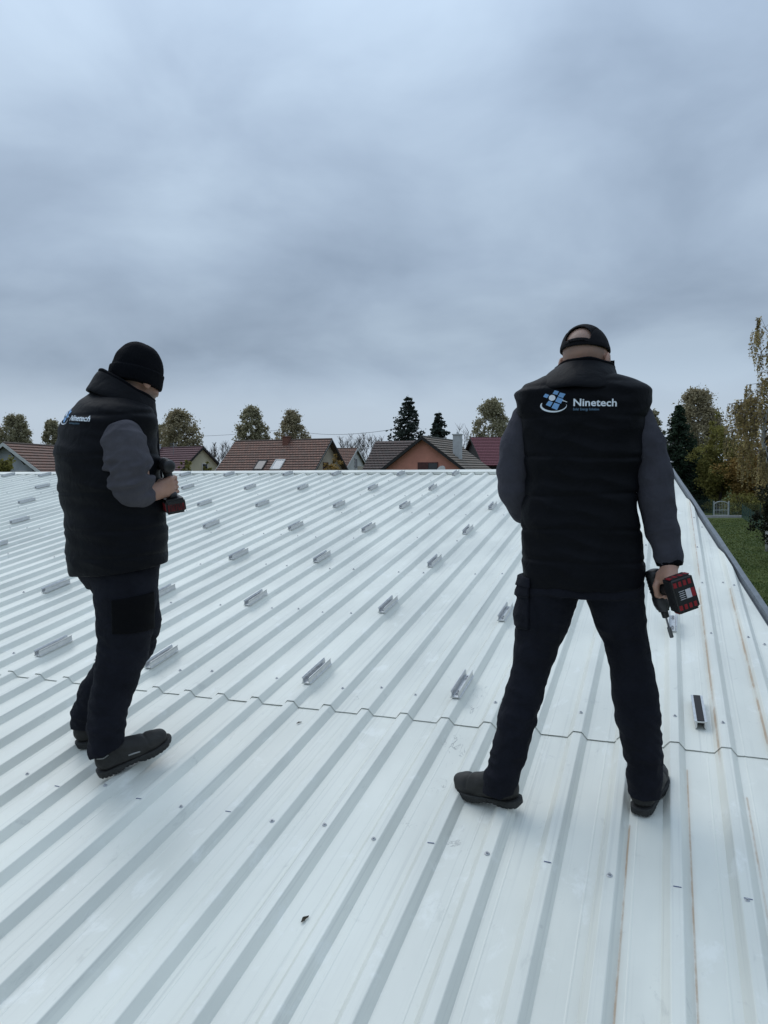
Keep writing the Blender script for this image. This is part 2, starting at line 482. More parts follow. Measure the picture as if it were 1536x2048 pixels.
ROWS = {0: [-18, -14, -9, -5], 1: [-23, -18, -14, -9, -5, 0], 2: [-32, -27, -18, -14, -9], 3: [-36, -23, -18, -14, -9],
        4: [-41, -27, -23, -18, -14, -9], 5: [-45, -32, -27, -23, -18, -14], 6: [-54, -50, -36, -32, -27, -23, -18, -14]}
RNAME = {0: 'in the row just above the sheet overlap', 1: 'in the second row above the sheet overlap', 2: 'in the third row above the sheet overlap',
         3: 'in the middle row, fourth from the ridge', 4: 'in the third row below the ridge', 5: 'in the second row below the ridge', 6: 'in the row right under the ridge cap'}
for r_, cols in ROWS.items():
    for i, k in enumerate(cols):
        v = 3.429 + 1.1346 * r_ + BL / 2 + random.uniform(-.012, .012)
        M = ROOF @ Matrix.Translation((k * .2 + random.uniform(-.003, .003), v, .0045)) @ Matrix.Rotation(R(random.uniform(-1.2, 1.2)), 4, 'Z')
        if k == 0: lab = 'silver rail being screwed down under the tip of the impact driver'
        else: lab = 'silver aluminium rail %s from the left %s' % (ORD[i], RNAME[r_])
        bracket(M, lab)
# the loose one lies upside down in the pan, black rubber up
u, v = roof_uv(1397, 1432, -RIB_H)
lm = ROOF @ Matrix.Translation((u, v, -RIB_H + .040)) @ Matrix.Rotation(R(2), 4, 'Z') @ Matrix.Rotation(PI, 4, 'Y')
bracket(lm, 'loose silver rail lying upside down with its black rubber strip showing', False)
# two dead leaves
M_LEAF_D = mat('dead_leaf', (0.045, 0.04, 0.03), 0.95, spec=.05, var=.4, vscale=60)
for (px, py, lab, a, s) in ((572, 1830, 'small dark dead leaf lying on the roof nearest the camera', .3, 1.0), (612, 1447, 'tiny dark leaf scrap on the roof just below the sheet overlap', .7, .8)):
    u, v = roof_uv(px, py, -RIB_H); u = (math.floor(u / .2) + .5) * .2 + .02; V = []; F = []
    on = False
    for j in range(9):
        t = j / 8; w = .0055 * math.sin(PI * t ** .8) + .0006
        for q in (-1, 0, 1): V.append((q * w + .002 * math.sin(t * 9), (t - .5) * .034, -.0005 + .002 * abs(q) + .001 * math.sin(t * 5 + q)))
    for j in range(8):
        for q in range(2): F.append((j * 3 + q, j * 3 + q + 1, j * 3 + q + 4, j * 3 + q + 3))
    o = link('dead_leaf', mesh_from('dead_leaf', V, F, True), M_LEAF_D, None, ROOF @ Matrix.Translation((u, v, (0 if on else -RIB_H) + .001)) @ Matrix.Rotation(-a, 4, 'Z') @ Matrix.Scale(s, 4))
    o.modifiers.new('t', 'SOLIDIFY').thickness = .0008
    tag(o, lab, 'leaf')
# ================================================================== sculpting kit: signed distance fields -> surface nets
class Field:
    def __init__(s, lo, hi, vox):
        s.lo = np.array(lo, np.float32); s.vox = vox
        s.n = np.ceil((np.array(hi) - np.array(lo)) / vox).astype(int) + 1
        s.D = np.full(s.n, 0.5, np.float32)
    def box(s, lo, hi):
        a = np.clip(np.floor((np.array(lo) - s.lo) / s.vox).astype(int), 0, s.n); b = np.clip(np.ceil((np.array(hi) - s.lo) / s.vox).astype(int) + 1, 0, s.n)
        sl = tuple(slice(int(i), int(j)) for i, j in zip(a, b))
        ax = [s.lo[k] + s.vox * np.arange(a[k], b[k], dtype=np.float32) for k in range(3)]
        return sl, ax[0][:, None, None], ax[1][None, :, None], ax[2][None, None, :]
    def put(s, sl, d, k, sub=False):
        A = s.D[sl]
        if A.size == 0: return
        if sub: A = -A
        if k > 0:
            h = np.clip(0.5 + 0.5 * (d - A) / k, 0, 1)
            r = d + (A - d) * h - k * h * (1 - h)
            r = np.where(h >= 1, A, r)
        else: r = np.minimum(A, d)
        s.D[sl] = -r if sub else r
    def cap(s, a, b, ra, rb, k=.02, sub=False):
        a = np.array(a, np.float32); b = np.array(b, np.float32); m = max(ra, rb) + k * 2 + .03
        sl, X, Y, Z = s.box(np.minimum(a, b) - m, np.maximum(a, b) + m)
        d = b - a; L2 = float(d @ d) + 1e-9
        t = np.clip(((X - a[0]) * d[0] + (Y - a[1]) * d[1] + (Z - a[2]) * d[2]) / L2, 0, 1)
        q = np.sqrt((X - a[0] - t * d[0]) ** 2 + (Y - a[1] - t * d[1]) ** 2 + (Z - a[2] - t * d[2]) ** 2) - (ra + (rb - ra) * t)
        s.put(sl, q, k, sub)
    def chain(s, pts, k=.02, grow=0.0, mul=1.0):
        for p, q in zip(pts[:-1], pts[1:]): s.cap(p[0], q[0], p[1] * mul + grow, q[1] * mul + grow, k)
    def ell(s, c, r, M=None, k=.02, sub=False, power=2.0):
        m = max(r) + k * 2 + .03
        sl, X, Y, Z = s.box(np.array(c) - m, np.array(c) + m)
        X, Y, Z = X - c[0], Y - c[1], Z - c[2]
        if M is not None:
            X, Y, Z = [M[0][i] * X + M[1][i] * Y + M[2][i] * Z for i in range(3)]
        q = (np.abs(X / r[0]) ** power + np.abs(Y / r[1]) ** power + np.abs(Z / r[2]) ** power) ** (1 / power)
        s.put(sl, (q - 1) * min(r), k, sub)
    def loft(s, lev, rot=0.0, power=2.3, k=.02, grow=0.0):
        """levels (z, cx, cy, half width, half depth), turned by rot about z"""
        lev = sorted(lev); z = [l[0] for l in lev]
        mr = max(max(l[3], l[4]) for l in lev) * 1.2 + .05
        xs = [l[1] for l in lev]; ys = [l[2] for l in lev]
        sl, X, Y, Z = s.box((min(xs) - mr, min(ys) - mr, z[0] - .04), (max(xs) + mr, max(ys) + mr, z[-1] + .04))
        zz = Z.ravel()
        def sm(c):     # smooth interpolation
            v = np.interp(zz, z, [l[c] for l in lev])
            ker = np.hanning(5)[1:-1]; ker /= ker.sum()
            return np.convolve(np.pad(v, 1, mode='edge'), ker, 'valid').astype(np.float32)[None, None, :]
        cx, cy, a, b = sm(1), sm(2), sm(3) + grow, sm(4) + grow
        c_, s_ = math.cos(rot), math.sin(rot)
        x = (X - cx) * c_ + (Y - cy) * s_; y = -(X - cx) * s_ + (Y - cy) * c_
        q = (np.abs(x / a) ** power + np.abs(y / b) ** power) ** (1 / power)
        d = (q - 1) * np.minimum(a, b)
        d = np.maximum(d, np.maximum(z[0] - Z, Z - z[-1]))
        s.put(sl, d, k)
    def half(s, p, n, k=0.0):
        """cut away the side the normal points to"""
        X, Y, Z = s.grid()
        d = (X - p[0]) * n[0] + (Y - p[1]) * n[1] + (Z - p[2]) * n[2]
        s.D = np.maximum(s.D, d)
    def grid(s):
        return [(s.lo[k] + s.vox * np.arange(s.n[k], dtype=np.float32)).reshape([-1 if i == k else 1 for i in range(3)]) for k in range(3)]
    def disp(s, fn, band=.04):
        """push the surface; fn(X, Y, Z) metres inward, evaluated only near the surface"""
        idx = np.nonzero(np.abs(s.D) < band)
        P = [s.lo[k] + s.vox * idx[k].astype(np.float32) for k in range(3)]
        s.D[idx] += fn(*P)
    def mesh(s):
        D = s.D; ins = D < 0
        cells = np.zeros([i - 1 for i in D.shape], np.uint8)
        cs = [(i, j, k) for i in (0, 1) for j in (0, 1) for k in (0, 1)]
        n = [i - 1 for i in D.shape]
        for (i, j, k) in cs: cells += ins[i:i + n[0], j:j + n[1], k:k + n[2]]
        act = (cells > 0) & (cells < 8)
        idx = np.argwhere(act)
        vals = np.stack([D[idx[:, 0] + i, idx[:, 1] + j, idx[:, 2] + k] for (i, j, k) in cs], 1)
        acc = np.zeros((len(idx), 3), np.float32); cnt = np.zeros(len(idx), np.float32)
        for a in range(8):
            for b in range(a + 1, 8):
                ca, cb = np.array(cs[a]), np.array(cs[b])
                if np.abs(ca - cb).sum() != 1: continue
                va, vb = vals[:, a], vals[:, b]; m = (va < 0) != (vb < 0)
                t = np.where(m, va / np.where(m, va - vb, 1), 0)[:, None]
                acc += np.where(m[:, None], ca + t * (cb - ca), 0); cnt += m
        V = s.lo + s.vox * (idx + acc / cnt[:, None])
        vid = np.full(act.shape, -1, np.int64); vid[tuple(idx.T)] = np.arange(len(idx))
        quads = []
        for ax in range(3):
            o1, o2 = [i for i in range(3) if i != ax]
            sa = [slice(None)] * 3; sb = [slice(None)] * 3; sa[ax] = slice(0, -1); sb[ax] = slice(1, None)
            A, B = ins[tuple(sa)], ins[tuple(sb)]
            e_ = np.argwhere(A != B)
            if len(e_) == 0: continue
            ok = (e_[:, o1] > 0) & (e_[:, o2] > 0) & (e_[:, o1] < D.shape[o1] - 1) & (e_[:, o2] < D.shape[o2] - 1)
            e_ = e_[ok]; flip = A[tuple(e_.T)]
            def g(d1, d2):
                f = e_.copy(); f[:, o1] -= d1; f[:, o2] -= d2; return vid[tuple(f.T)]
            q = np.stack([g(1, 1), g(0, 1), g(0, 0), g(1, 0)], 1)
            if ax == 1: flip = ~flip
            q[~flip] = q[~flip][:, ::-1]
            quads.append(q)
        return V, np.concatenate(quads)

def np_mesh(name, V, Q, relax=1):
    V = V.astype(np.float64)
    for _ in range(relax):
        acc = np.zeros_like(V); c = np.zeros(len(V))
        for a in range(4):
            i, j = Q[:, a], Q[:, (a + 1) % 4]
            for d in range(3): acc[:, d] += np.bincount(i, V[j, d], len(V)) + np.bincount(j, V[i, d], len(V))
            c += np.bincount(i, minlength=len(V)) + np.bincount(j, minlength=len(V))
        V = V * .4 + .6 * acc / np.maximum(c, 1)[:, None]
    me = bpy.data.meshes.new(name)
    me.vertices.add(len(V)); me.vertices.foreach_set('co', V.astype(np.float32).ravel())
    me.loops.add(len(Q) * 4); me.loops.foreach_set('vertex_index', Q.astype(np.int32).ravel())
    me.polygons.add(len(Q)); me.polygons.foreach_set('loop_start', np.arange(0, len(Q) * 4, 4, dtype=np.int32))
    me.update(calc_edges=True); me.validate()
    me.polygons.foreach_set('use_smooth', np.ones(len(me.polygons), bool))
    return me

def ripple(seed, scale, n=7, ridge=False):
    """a cheap smooth noise made of random waves; scale = wave numbers along x, y, z"""
    r = np.random.default_rng(seed); K = r.normal(size=(n, 3)) * np.array(scale); ph = r.uniform(0, 6.28, n)
    def f(x, y, z):
        wx = x + .02 * np.sin(9 * z + 3 * y + seed); wz = z + .03 * np.sin(7 * x + 5 * y + seed * 1.7)
        t = 0
        for k, p in zip(K, ph): t = t + np.sin(k[0] * wx + k[1] * y + k[2] * wz + p)
        t = t / math.sqrt(n)
        return (np.abs(t) - .6) if ridge else t
    return f

# ------------------------------------------------------------------ cloth, skin, boots
def cloth(name, col, rough=.85, weave=900, var=.18, sheen=.0, fuzz=.25, spec=.12):
    m = mat(name, col, rough, spec=spec, var=var, vscale=7, sheen=sheen)
    nt = m.node_tree; N, L = nt.nodes, nt.links; b = N['Principled BSDF']
    tc = N.new('ShaderNodeTexCoord')
    n = N.new('ShaderNodeTexNoise'); n.inputs['Scale'].default_value = weave; n.inputs['Detail'].default_value = 2
    n2 = N.new('ShaderNodeTexNoise'); n2.inputs['Scale'].default_value = 15; n2.inputs['Detail'].default_value = 5; n2.inputs['Distortion'].default_value = 1.2
    for q in (n, n2): L.new(tc.outputs['Object'], q.inputs['Vector'])
    a = N.new('ShaderNodeMath'); a.operation = 'MULTIPLY_ADD'; L.new(n.outputs[0], a.inputs[0]); a.inputs[1].default_value = .12; L.new(n2.outputs[0], a.inputs[2])
    bp = N.new('ShaderNodeBump'); bp.inputs['Strength'].default_value = fuzz; bp.inputs['Distance'].default_value = .014
    L.new(a.outputs[0], bp.inputs['Height']); L.new(bp.outputs[0], b.inputs['Normal'])
    return m
M_VEST = cloth('black_quilted_vest', (0.0026, 0.0030, 0.0048), .62, 500, .3, .02, .4)
M_KNIT = cloth('black_knit', (0.0022, 0.0026, 0.0042), .95, 300, .2, .03, .4)
M_TROU = cloth('navy_black_work_trousers', (0.0088, 0.0094, 0.0138), .9, 800, .35, .06, .7)
M_PATCH = cloth('black_pocket_cloth', (0.0022, 0.0022, 0.003), .85, 800, .15, .01)
M_SLEEVE = cloth('charcoal_sleeve', (0.050, 0.049, 0.060), .92, 900, .2, .08, .55)
M_SLEEVE2 = cloth('grey_jersey_sleeve', (0.070, 0.067, 0.077), .95, 900, .2, .08, .75)
M_CAPM = cloth('black_cap_mesh', (0.007, 0.0068, 0.0082), .85, 600, .2, .05)
M_SHOE = cloth('worn_black_leather', (0.021, 0.020, 0.0185), .62, 200, .5, .03, .3, .3)
M_SOLE = mat('dark_rubber_sole', (0.020, 0.020, 0.019), .8, var=.35, vscale=40, bump=.3, bscale=120)
M_LACE = mat('black_lace', (0.006, 0.006, 0.007), .9)
M_TRIM = mat('grey_reflective_trim', (0.28, 0.28, 0.27), .5)
M_RED = mat('red_plastic', (0.26, 0.012, 0.018), .45, var=.15, vscale=60)
M_BLACKP = mat('black_plastic', (0.010, 0.010, 0.011), .48, var=.2, vscale=60)
M_GREYP = mat('grey_metal_nose', (0.045, 0.045, 0.050), .45, .4)
M_STEEL = mat('tool_steel', (0.16, 0.16, 0.17), .35, .9)
M_WLABEL = mat('white_label', (0.62, 0.60, 0.62), .5)
M_LOGOW = mat('logo_white', (0.74, 0.79, 0.84), .6)
M_LOGOB = mat('logo_blue', (0.18, 0.36, 0.62), .6)
M_LOGOD = mat('logo_blue_dim', (0.10, 0.19, 0.28), .6)
def skin_material():
    m = mat('skin', (0.40, 0.225, 0.160), .55, var=.16, vscale=14, bump=.2, bscale=160, bdist=.002)
    nt = m.node_tree; N, L = nt.nodes, nt.links; b = N['Principled BSDF']
    b.inputs['Subsurface Weight'].default_value = .12; b.inputs['Subsurface Radius'].default_value = (.01, .004, .002)
    b.inputs['Subsurface Scale'].default_value = .5
    # cropped hair and beard shadow come from a vertex colour set by the sculptor
    base = b.inputs['Base Color'].links[0].from_socket
    at = N.new('ShaderNodeAttribute'); at.attribute_name = 'stubble'
    mx = N.new('ShaderNodeMix'); mx.data_type = 'RGBA'
    L.new(at.outputs['Fac'], mx.inputs[0]); L.new(base, mx.inputs[6]); mx.inputs[7].default_value = (0.15, 0.128, 0.110, 1)
    L.new(mx.outputs[2], b.inputs['Base Color'])
    return m
M_SKIN = skin_material()

class Figure:
    """helper that turns photo pixels into a frame standing on the roof: x right, y away along the view, z up"""
    def __init__(s, px, dist, zfoot):
        d = ray(px, 940); d = Vector((d.x, d.y, 0)).normalized()
        s.ey = d; s.ex = Vector((d.y, -d.x, 0)); s.D = dist
        s.base = Vector((d.x * dist, d.y * dist, zfoot))
        s.M = frame(s.base, s.ex, s.ey, Vector((0, 0, 1)))
    def pt(s, px, py, dy=0.0):
        r = ray(px, py); t = (s.D + dy) / r.dot(s.ey)
        return np.array([t * r.dot(s.ex), dy, CAM_H + t * r.z - s.base.z])
    def m(s, px, dy=0.0): return px * (s.D + dy) / F_PX
    def chain(s, L): return [(s.pt(a, b, c), s.m(r, c)) for a, b, c, r in L]
    def levels(s, L, rot=0.0, ratio=.62):
        out = []
        for lv in L:
            py, l, r = lv[:3]; dy = lv[3] if len(lv) > 3 else 0.0; ra = lv[4] if len(lv) > 4 else ratio
            a = s.pt(l, py, dy); b = s.pt(r, py, dy); w = (b[0] - a[0]) / 2
            A = w / math.sqrt(math.cos(rot) ** 2 + (ra * math.sin(rot)) ** 2)
            out.append((float(a[2]), float((a[0] + b[0]) / 2), dy, A, A * ra))
        return out

def head(F, c, M, k=.018, scale=1.0, stub=None):
    """head sculpt in its own frame (x right, y face, z up), c centre, M 3x3 columns"""
    Mx = Matrix(M); S = scale
    P = lambda x, y, z: np.array(Mx @ Vector((x * S, y * S, z * S))) + np.array(c)
    Mr = [[Mx[i][j] for j in range(3)] for i in range(3)]
    F.ell(P(0, -.012, .038), (.076 * S, .096 * S, .090 * S), Mr, k)
    F.ell(P(0, .032, -.03), (.063 * S, .068 * S, .088 * S), Mr, k)
    F.cap(P(-.03, .045, -.088), P(.03, .045, -.088), .032 * S, .032 * S, k)
    F.cap(P(0, .068, -.104), P(0, .074, -.100), .022 * S, .020 * S, .015)
    F.cap(P(-.034, .083, .022), P(.034, .083, .022), .014 * S, .014 * S, .012)
    for sx in (-1, 1):
        F.ell(P(sx * .045, .067, -.03), (.022 * S, .02 * S, .018 * S), Mr, .012)
        F.ell(P(sx * .030, .099, .006), (.014 * S, .010 * S, .010 * S), Mr, .006, sub=True)
        F.ell(P(sx * .030, .083, .005), (.012 * S, .012 * S, .012 * S), Mr, .002)
        # ear: rim, lobe and bowl
        F.ell(P(sx * .083, -.008, -.004), (.011 * S, .023 * S, .035 * S), Mr, .006)
        F.ell(P(sx * .093, -.003, .000), (.006 * S, .013 * S, .021 * S), Mr, .004, sub=True)
    F.cap(P(0, .093, .018), P(0, .112, -.022), .009 * S, .013 * S, .010)
    for sx in (-1, 1): F.cap(P(sx * .012, .098, -.028), P(sx * .013, .095, -.026), .009 * S, .009 * S, .006)
    F.ell(P(0, .093, -.055), (.026 * S, .010 * S, .007 * S), Mr, .006)
    F.ell(P(0, .092, -.068), (.023 * S, .011 * S, .008 * S), Mr, .006)
    F.ell(P(0, .105, -.0615), (.024 * S, .010 * S, .0018 * S), Mr, .002, sub=True)
    return P

def grip_hand(F, H, a, b, c, W, rh=.019, k=.006, index_out=False):
    """hand closed on a handle: axis a (index to little finger), palm on side b, fingers leave over side c; W wrist"""
    H, a, b, c, W = (np.array(v, float) for v in (H, a, b, c, W))
    R0 = rh + .0085
    for i in range(4):
        off = (i - 1.5) * .0205; r = (.0088, .0092, .0088, .0078)[i]; ln = (.95, 1.05, 1.0, .86)[i]
        angs = [38, 92, 92 + 58 * ln, 92 + 112 * ln]
        pts = [H + a * off + (b * math.cos(R(g)) + c * math.sin(R(g))) * (R0 + (.006 if j == 0 else (.004 if j == 1 else .0))) for j, g in enumerate(angs)]
        for j in range(3): F.cap(pts[j], pts[j + 1], r * (1.08, 1.0, .95)[j], r * (1.0, .95, .86)[j], .004)
        F.cap(pts[0], W + a * off * .55, r * 1.35, .016, .014)
    F.cap(H + b * (R0 + .012) + a * .022, W, .017, .022, .018)
    F.cap(H + b * (R0 + .012) - a * .012, W, .018, .021, .018)
    # thumb leaves the palm near the wrist on the other side and closes over the fingers
    t0 = W * .45 + (H + b * (R0 + .004)) * .55 - c * .020 - a * .014
    t1 = H + (b * .55 - c * .83) * (R0 + .008) - a * .022; t2 = H + (-c) * (R0 + .005) - a * .024 - b * .012; t3 = H + (-c * .8 - b * .6) * (R0 + .004) - a * .022
    F.cap(W * .75 + H * .25 - c * .010, t0, .018, .0155, .014)
    for p, q, r0, r1 in ((t0, t1, .0150, .0115), (t1, t2, .0115, .0102), (t2, t3, .0102, .0088)): F.cap(p, q, r0, r1, .005)

def relaxed_hand(F, W, d, nrm, side):
    """half-curled open hand: d from wrist to knuckles, nrm palm normal, side towards the thumb"""
    W, d, nrm, side = (np.array(v, float) for v in (W, d, nrm, side))
    for i in range(4):
        o_ = side * (1.5 - i) * .020; k0 = W + d * .092 + o_
        F.cap(W + o_ * .6, k0, .014, .0115, .014)
        l = (.040, .045, .042, .034)[i]; p1 = k0 + d * l + nrm * .012; p2 = p1 + d * l * .45 + nrm * l * .55; p3 = p2 - d * .004 + nrm * l * .55
        for p, q, r0, r1 in ((k0, p1, .0100, .0092), (p1, p2, .0092, .0084), (p2, p3, .0084, .0075)): F.cap(p, q, r0, r1, .004)
    t0 = W + d * .025 + side * .022; t1 = W + d * .060 + side * .046 + nrm * .014; t2 = t1 + d * .034 + side * .006 + nrm * .012
    F.cap(W, t0, .018, .016, .012); F.cap(t0, t1, .0155, .0115, .006); F.cap(t1, t2, .0112, .0095, .004)

def foot_matrix(ankle_ground, toe):
    x = (toe - ankle_ground).normalized(); z = (RN - x * RN.dot(x)).normalized()
    return ankle_ground - x * .064 + RN * .002, x, ankle_ground + z * .115
def settle_leg(chain_, fig, ankle):
    """bring the lower leg over the shoe opening"""
    A = np.array(fig.M.inverted() @ ankle); zs = [p[2] for p, r in chain_][::-1]
    ax = np.array([np.interp(A[2], zs, [p[k] for p, r in chain_][::-1]) for k in range(2)]); d = np.array([A[0] - ax[0], A[1] - ax[1], 0]); pass
    out = list(chain_)
    for i, w in zip(range(1, 6), (1, 1, .8, .5, .2)): p, r = out[-i]; out[-i] = (p + d * w, r)
    return out
def bare_leg(F, chain_, fig, ankle, x):
    A = np.array(fig.M.inverted() @ ankle); d = np.array(fig.M.to_3x3().inverted() @ x)
    F.chain(chain_[:-3], .02, -.026); F.cap(chain_[-4][0], A + np.array([0, 0, .06]), chain_[-4][1] - .026, .032, .02)
    F.cap(A + np.array([0, 0, .06]), A + np.array([0, 0, -.06]), .032, .024, .015); F.cap(A + np.array([0, 0, -.07]), A + np.array([0, 0, -.072]) + d * .11, .022, .018, .015)

def shoe(parent, heel, toe_dir, tilt_n, label, right, length=.295, low=True, name='shoe', trim=False, sock=.11, size=1.0):
    """work shoe standing on the roof: x heel to toe, y across, z off the sole"""
    x = Vector(toe_dir).normalized(); z = Vector(tilt_n); z = (z - x * z.dot(x)).normalized(); y = z.cross(x)
    M = frame(heel, x, y, z) @ Matrix.Scale(size, 4); L = length; sd = -1 if right else 1       # sd: inner side is +y for a right shoe
    def half_w(t): return np.interp(t, [0, .04, .12, .3, .5, .68, .8, .9, .97, 1.0], [.012, .028, .036, .034, .037, .047, .047, .039, .022, .005])
    def mid(t): return np.interp(t, [0, .3, .6, 1.0], [0, .000, .004, .014]) * -sd
    F = Field((-.03, -.07, -.005), (L + .03, .07, .17), .0033)
    F.chain([((.045, 0, .055), .038), ((.10, 0, .060), .037), ((.16, mid(.55), .050), .037), ((.215, mid(.75), .042), .036), ((.252, mid(.88), .043), .034)], .03)
    F.chain([((.050, 0, .06), .038), ((.062, 0, .118), .043)], .02)
    F.cap((.11, 0, .08), (.17, 0, .062), .030, .028, .02)
    X, Y, Z = F.grid(); t = X / L
    out = np.abs(Y - mid(t.ravel()).reshape(t.shape)) - half_w(t.ravel()).reshape(t.shape).astype(np.float32)
    F.D = np.maximum(F.D, np.maximum(out - .004, np.maximum(.004 - X, X - L + .004)))                       # the upper stays inside the welt
    F.D = np.maximum(F.D, .018 - Z)
    F.D = np.maximum(F.D, Z - (.122 if not low else .108) + .25 * (X - .05) * (X < .1))
    op = np.sqrt(((X - .060) / .040) ** 2 + (Y / .030) ** 2) - 1
    F.D = np.maximum(F.D, -np.maximum(op * .03, (.085 - Z)))    # opening for the ankle
    rp_ = ripple(5 + int(right), (60, 60, 90))
    F.disp(lambda a, b, c: .0012 * rp_(a, b, c) + .0035 * np.exp(-((a - .195 - .25 * np.abs(b)) / .006) ** 2) * (c > .045)
           + .0025 * np.exp(-((a - .085 + .3 * (c - .06)) / .004) ** 2) * (np.abs(b) > .02))
    o = link(name, np_mesh('shoe', *F.mesh()), M_SHOE, parent, M)
    if label: o['label'] = label
    sk = MB(); zu = Vector(M.to_3x3().inverted() @ Vector((0, 0, 1))).normalized(); s0 = Vector((.062, 0, .075)); sk.tube([s0, s0 + zu * .04, s0 + zu * .09, s0 + zu * sock], [.028, .033, .034, .034], 16); sk.build('sock', M_KNIT, parent, M, True)
    S = Field((-.02, -.07, -.012), (L + .02, .07, .05), .0033)
    X, Y, Z = S.grid(); t = X / L
    out = np.abs(Y - mid(t.ravel()).reshape(t.shape)) - half_w(t.ravel()).reshape(t.shape).astype(np.float32) - .003
    lift = np.interp((X / L).ravel(), [0, .03, .7, .88, 1], [.004, 0, 0, .006, .020]).reshape(t.shape).astype(np.float32)
    arch = np.interp((X / L).ravel(), [0, .28, .33, .5, .56, 1], [0, 0, .007, .007, 0, 0]).reshape(t.shape).astype(np.float32)
    d = np.maximum(np.maximum(out, np.maximum(-X, X - L)), np.maximum(Z - .026 - lift * .5, lift + arch - Z))
    S.D = np.broadcast_to(d, S.D.shape).astype(np.float32).copy()
    S.D += .0022 * (np.abs(np.sin(X * 190)) < .45) * (Z < .016)
    so = link('sole', np_mesh('sole', *S.mesh()), M_SOLE, o, M)
    lm_ = MB()
    for i in range(5):
        xx = .115 + i * .016; zz = .108 - i * .0095
        lm_.tube([(xx, -.020, zz - .012), (xx + .004, -.008, zz - .002), (xx + .004, .008, zz - .002), (xx, .020, zz - .012)], .0024, 6)
    lm_.tube([(.118, 0, .108), (.112, -.018, .118), (.108, -.034, .105), (.116, -.020, .100), (.120, 0, .107)], .002, 6)
    lm_.tube([(.118, 0, .108), (.112, .018, .118), (.108, .034, .105), (.116, .020, .100), (.120, 0, .107)], .002, 6)
    lm_.build('lace', M_LACE, o, M, True)
    if trim:
        for s_ in (-1, 1):
            MB().tube([(.118, s_ * .0375, .052), (.140, s_ * .0378, .050), (.162, s_ * .0388, .047)], .0032, 6).build('reflective_trim', M_TRIM, o, M, True)
            MB().tube([(.010, s_ * .030, .088), (.030, s_ * .040, .084), (.05, s_ * .0418, .090)], .0024, 6).build('reflective_trim', M_TRIM, o, M, True)
    return o

def stamp_logo(parent, vest, figM, origin, ux, uz, view, S, label):
    """printed mark wrapped on the cloth: flat art (x right, z up, metres*S) thrown along 'view' onto the vest"""
    me = vest.data; bvh = BVHTree.FromPolygons([v.co for v in me.vertices], [p.vertices for p in me.polygons])
    origin, ux, uz, view = (Vector(v) for v in (origin, ux, uz, view))
    def wrap(me2, lift):
        for v in me2.vertices:
            p = origin + ux * v.co.x * S + uz * v.co.y * S
            h, nrm, _, _ = bvh.ray_cast(p - view * .6, view)
            if h is None: h = p; nrm = -view
            v.co = h + nrm * lift
    def finish(me2, name, m, lift=.0016):
        bm = bmesh.new(); bm.from_mesh(me2)
        bmesh.ops.triangulate(bm, faces=bm.faces[:])
        bmesh.ops.subdivide_edges(bm, edges=[e_ for e_ in bm.edges if e_.calc_length() > .012], cuts=2, use_grid_fill=False)
        bm.to_mesh(me2); bm.free()
        wrap(me2, lift); me2.update()
        return link(name, me2, m, vest, figM)
    def text(t, x, y, size, bold, m, name, sx=1.0):
        cu = bpy.data.curves.new(name, 'FONT'); cu.body = t; cu.size = size; cu.offset = bold; cu.space_character = 1.02
        cu.resolution_u = 3
        ob = bpy.data.objects.new('text_tmp', cu); C.objects.link(ob)
        dg = bpy.context.evaluated_depsgraph_get(); m2 = bpy.data.meshes.new_from_object(ob.evaluated_get(dg))
        bpy.data.objects.remove(ob)
        for v in m2.vertices: v.co = Vector((v.co.x * sx + x, v.co.y + y, 0))
        finish(m2, name, m)
    def poly(P, m, name):
        finish(mesh_from(name, [(x, y, 0) for x, y in P], [tuple(range(len(P)))]), name, m)
    # art is laid out in the units of a 1536-wide crop of the photo, y down, then scaled
    q = lambda x, y: ((x - 720) / 1400 * .27, -(y - 290) / 1400 * .27)
    for P in (((300, 100), (368, 118), (340, 172), (268, 150)), ((385, 135), (470, 160), (430, 222), (352, 195)), ((155, 148), (215, 170), (182, 222), (122, 195)),
              ((348, 205), (438, 240), (400, 312), (312, 275)), ((212, 262), (276, 290), (238, 358), (165, 325)), ((300, 295), (384, 325), (345, 410), (258, 375))):
        poly([q(*p) for p in P], M_LOGOB, 'solar_panel_mark')
    poly([q(262 + 52 * math.cos(t * PI / 10), 218 + 48 * math.sin(t * PI / 10)) for t in range(20)], M_LOGOW, 'sun_mark')
    n = 26; A = []; B = []
    for i in range(n + 1):
        t = R(205 - 215 * i / n); w = 34 * math.sin(PI * min(1, (i / n) * .9 + .12)) ** 1.0 * (1 - i / n) + 5
        A.append((285 + 208 * math.cos(t), 342 + 105 * math.sin(t) * (1.0))); B.append((285 + (208 - w) * math.cos(t), 338 + (105 - w * .75) * math.sin(t) - 4))
    ringV = [q(*p) for p in A] + [q(*p) for p in B]
    finish(mesh_from('ring_mark', [(x, y, 0) for x, y in ringV], [(i, i + 1, n + 2 + i, n + 1 + i) for i in range(n)]), 'ring_mark', M_LOGOW)
    poly([q(428, 255), q(500, 282), q(495, 290), q(422, 268)], M_LOGOW, 'ring_mark')
    x0, y0 = q(585, 348)
    text('Ninetech', x0, y0, .031, .0007, M_LOGOW, 'lettering', 1.10)
    x1, y1 = q(590, 418)
    text('Solar Energy Solution', x1, y1, .0105, .00012, M_LOGOD, 'lettering', .82)
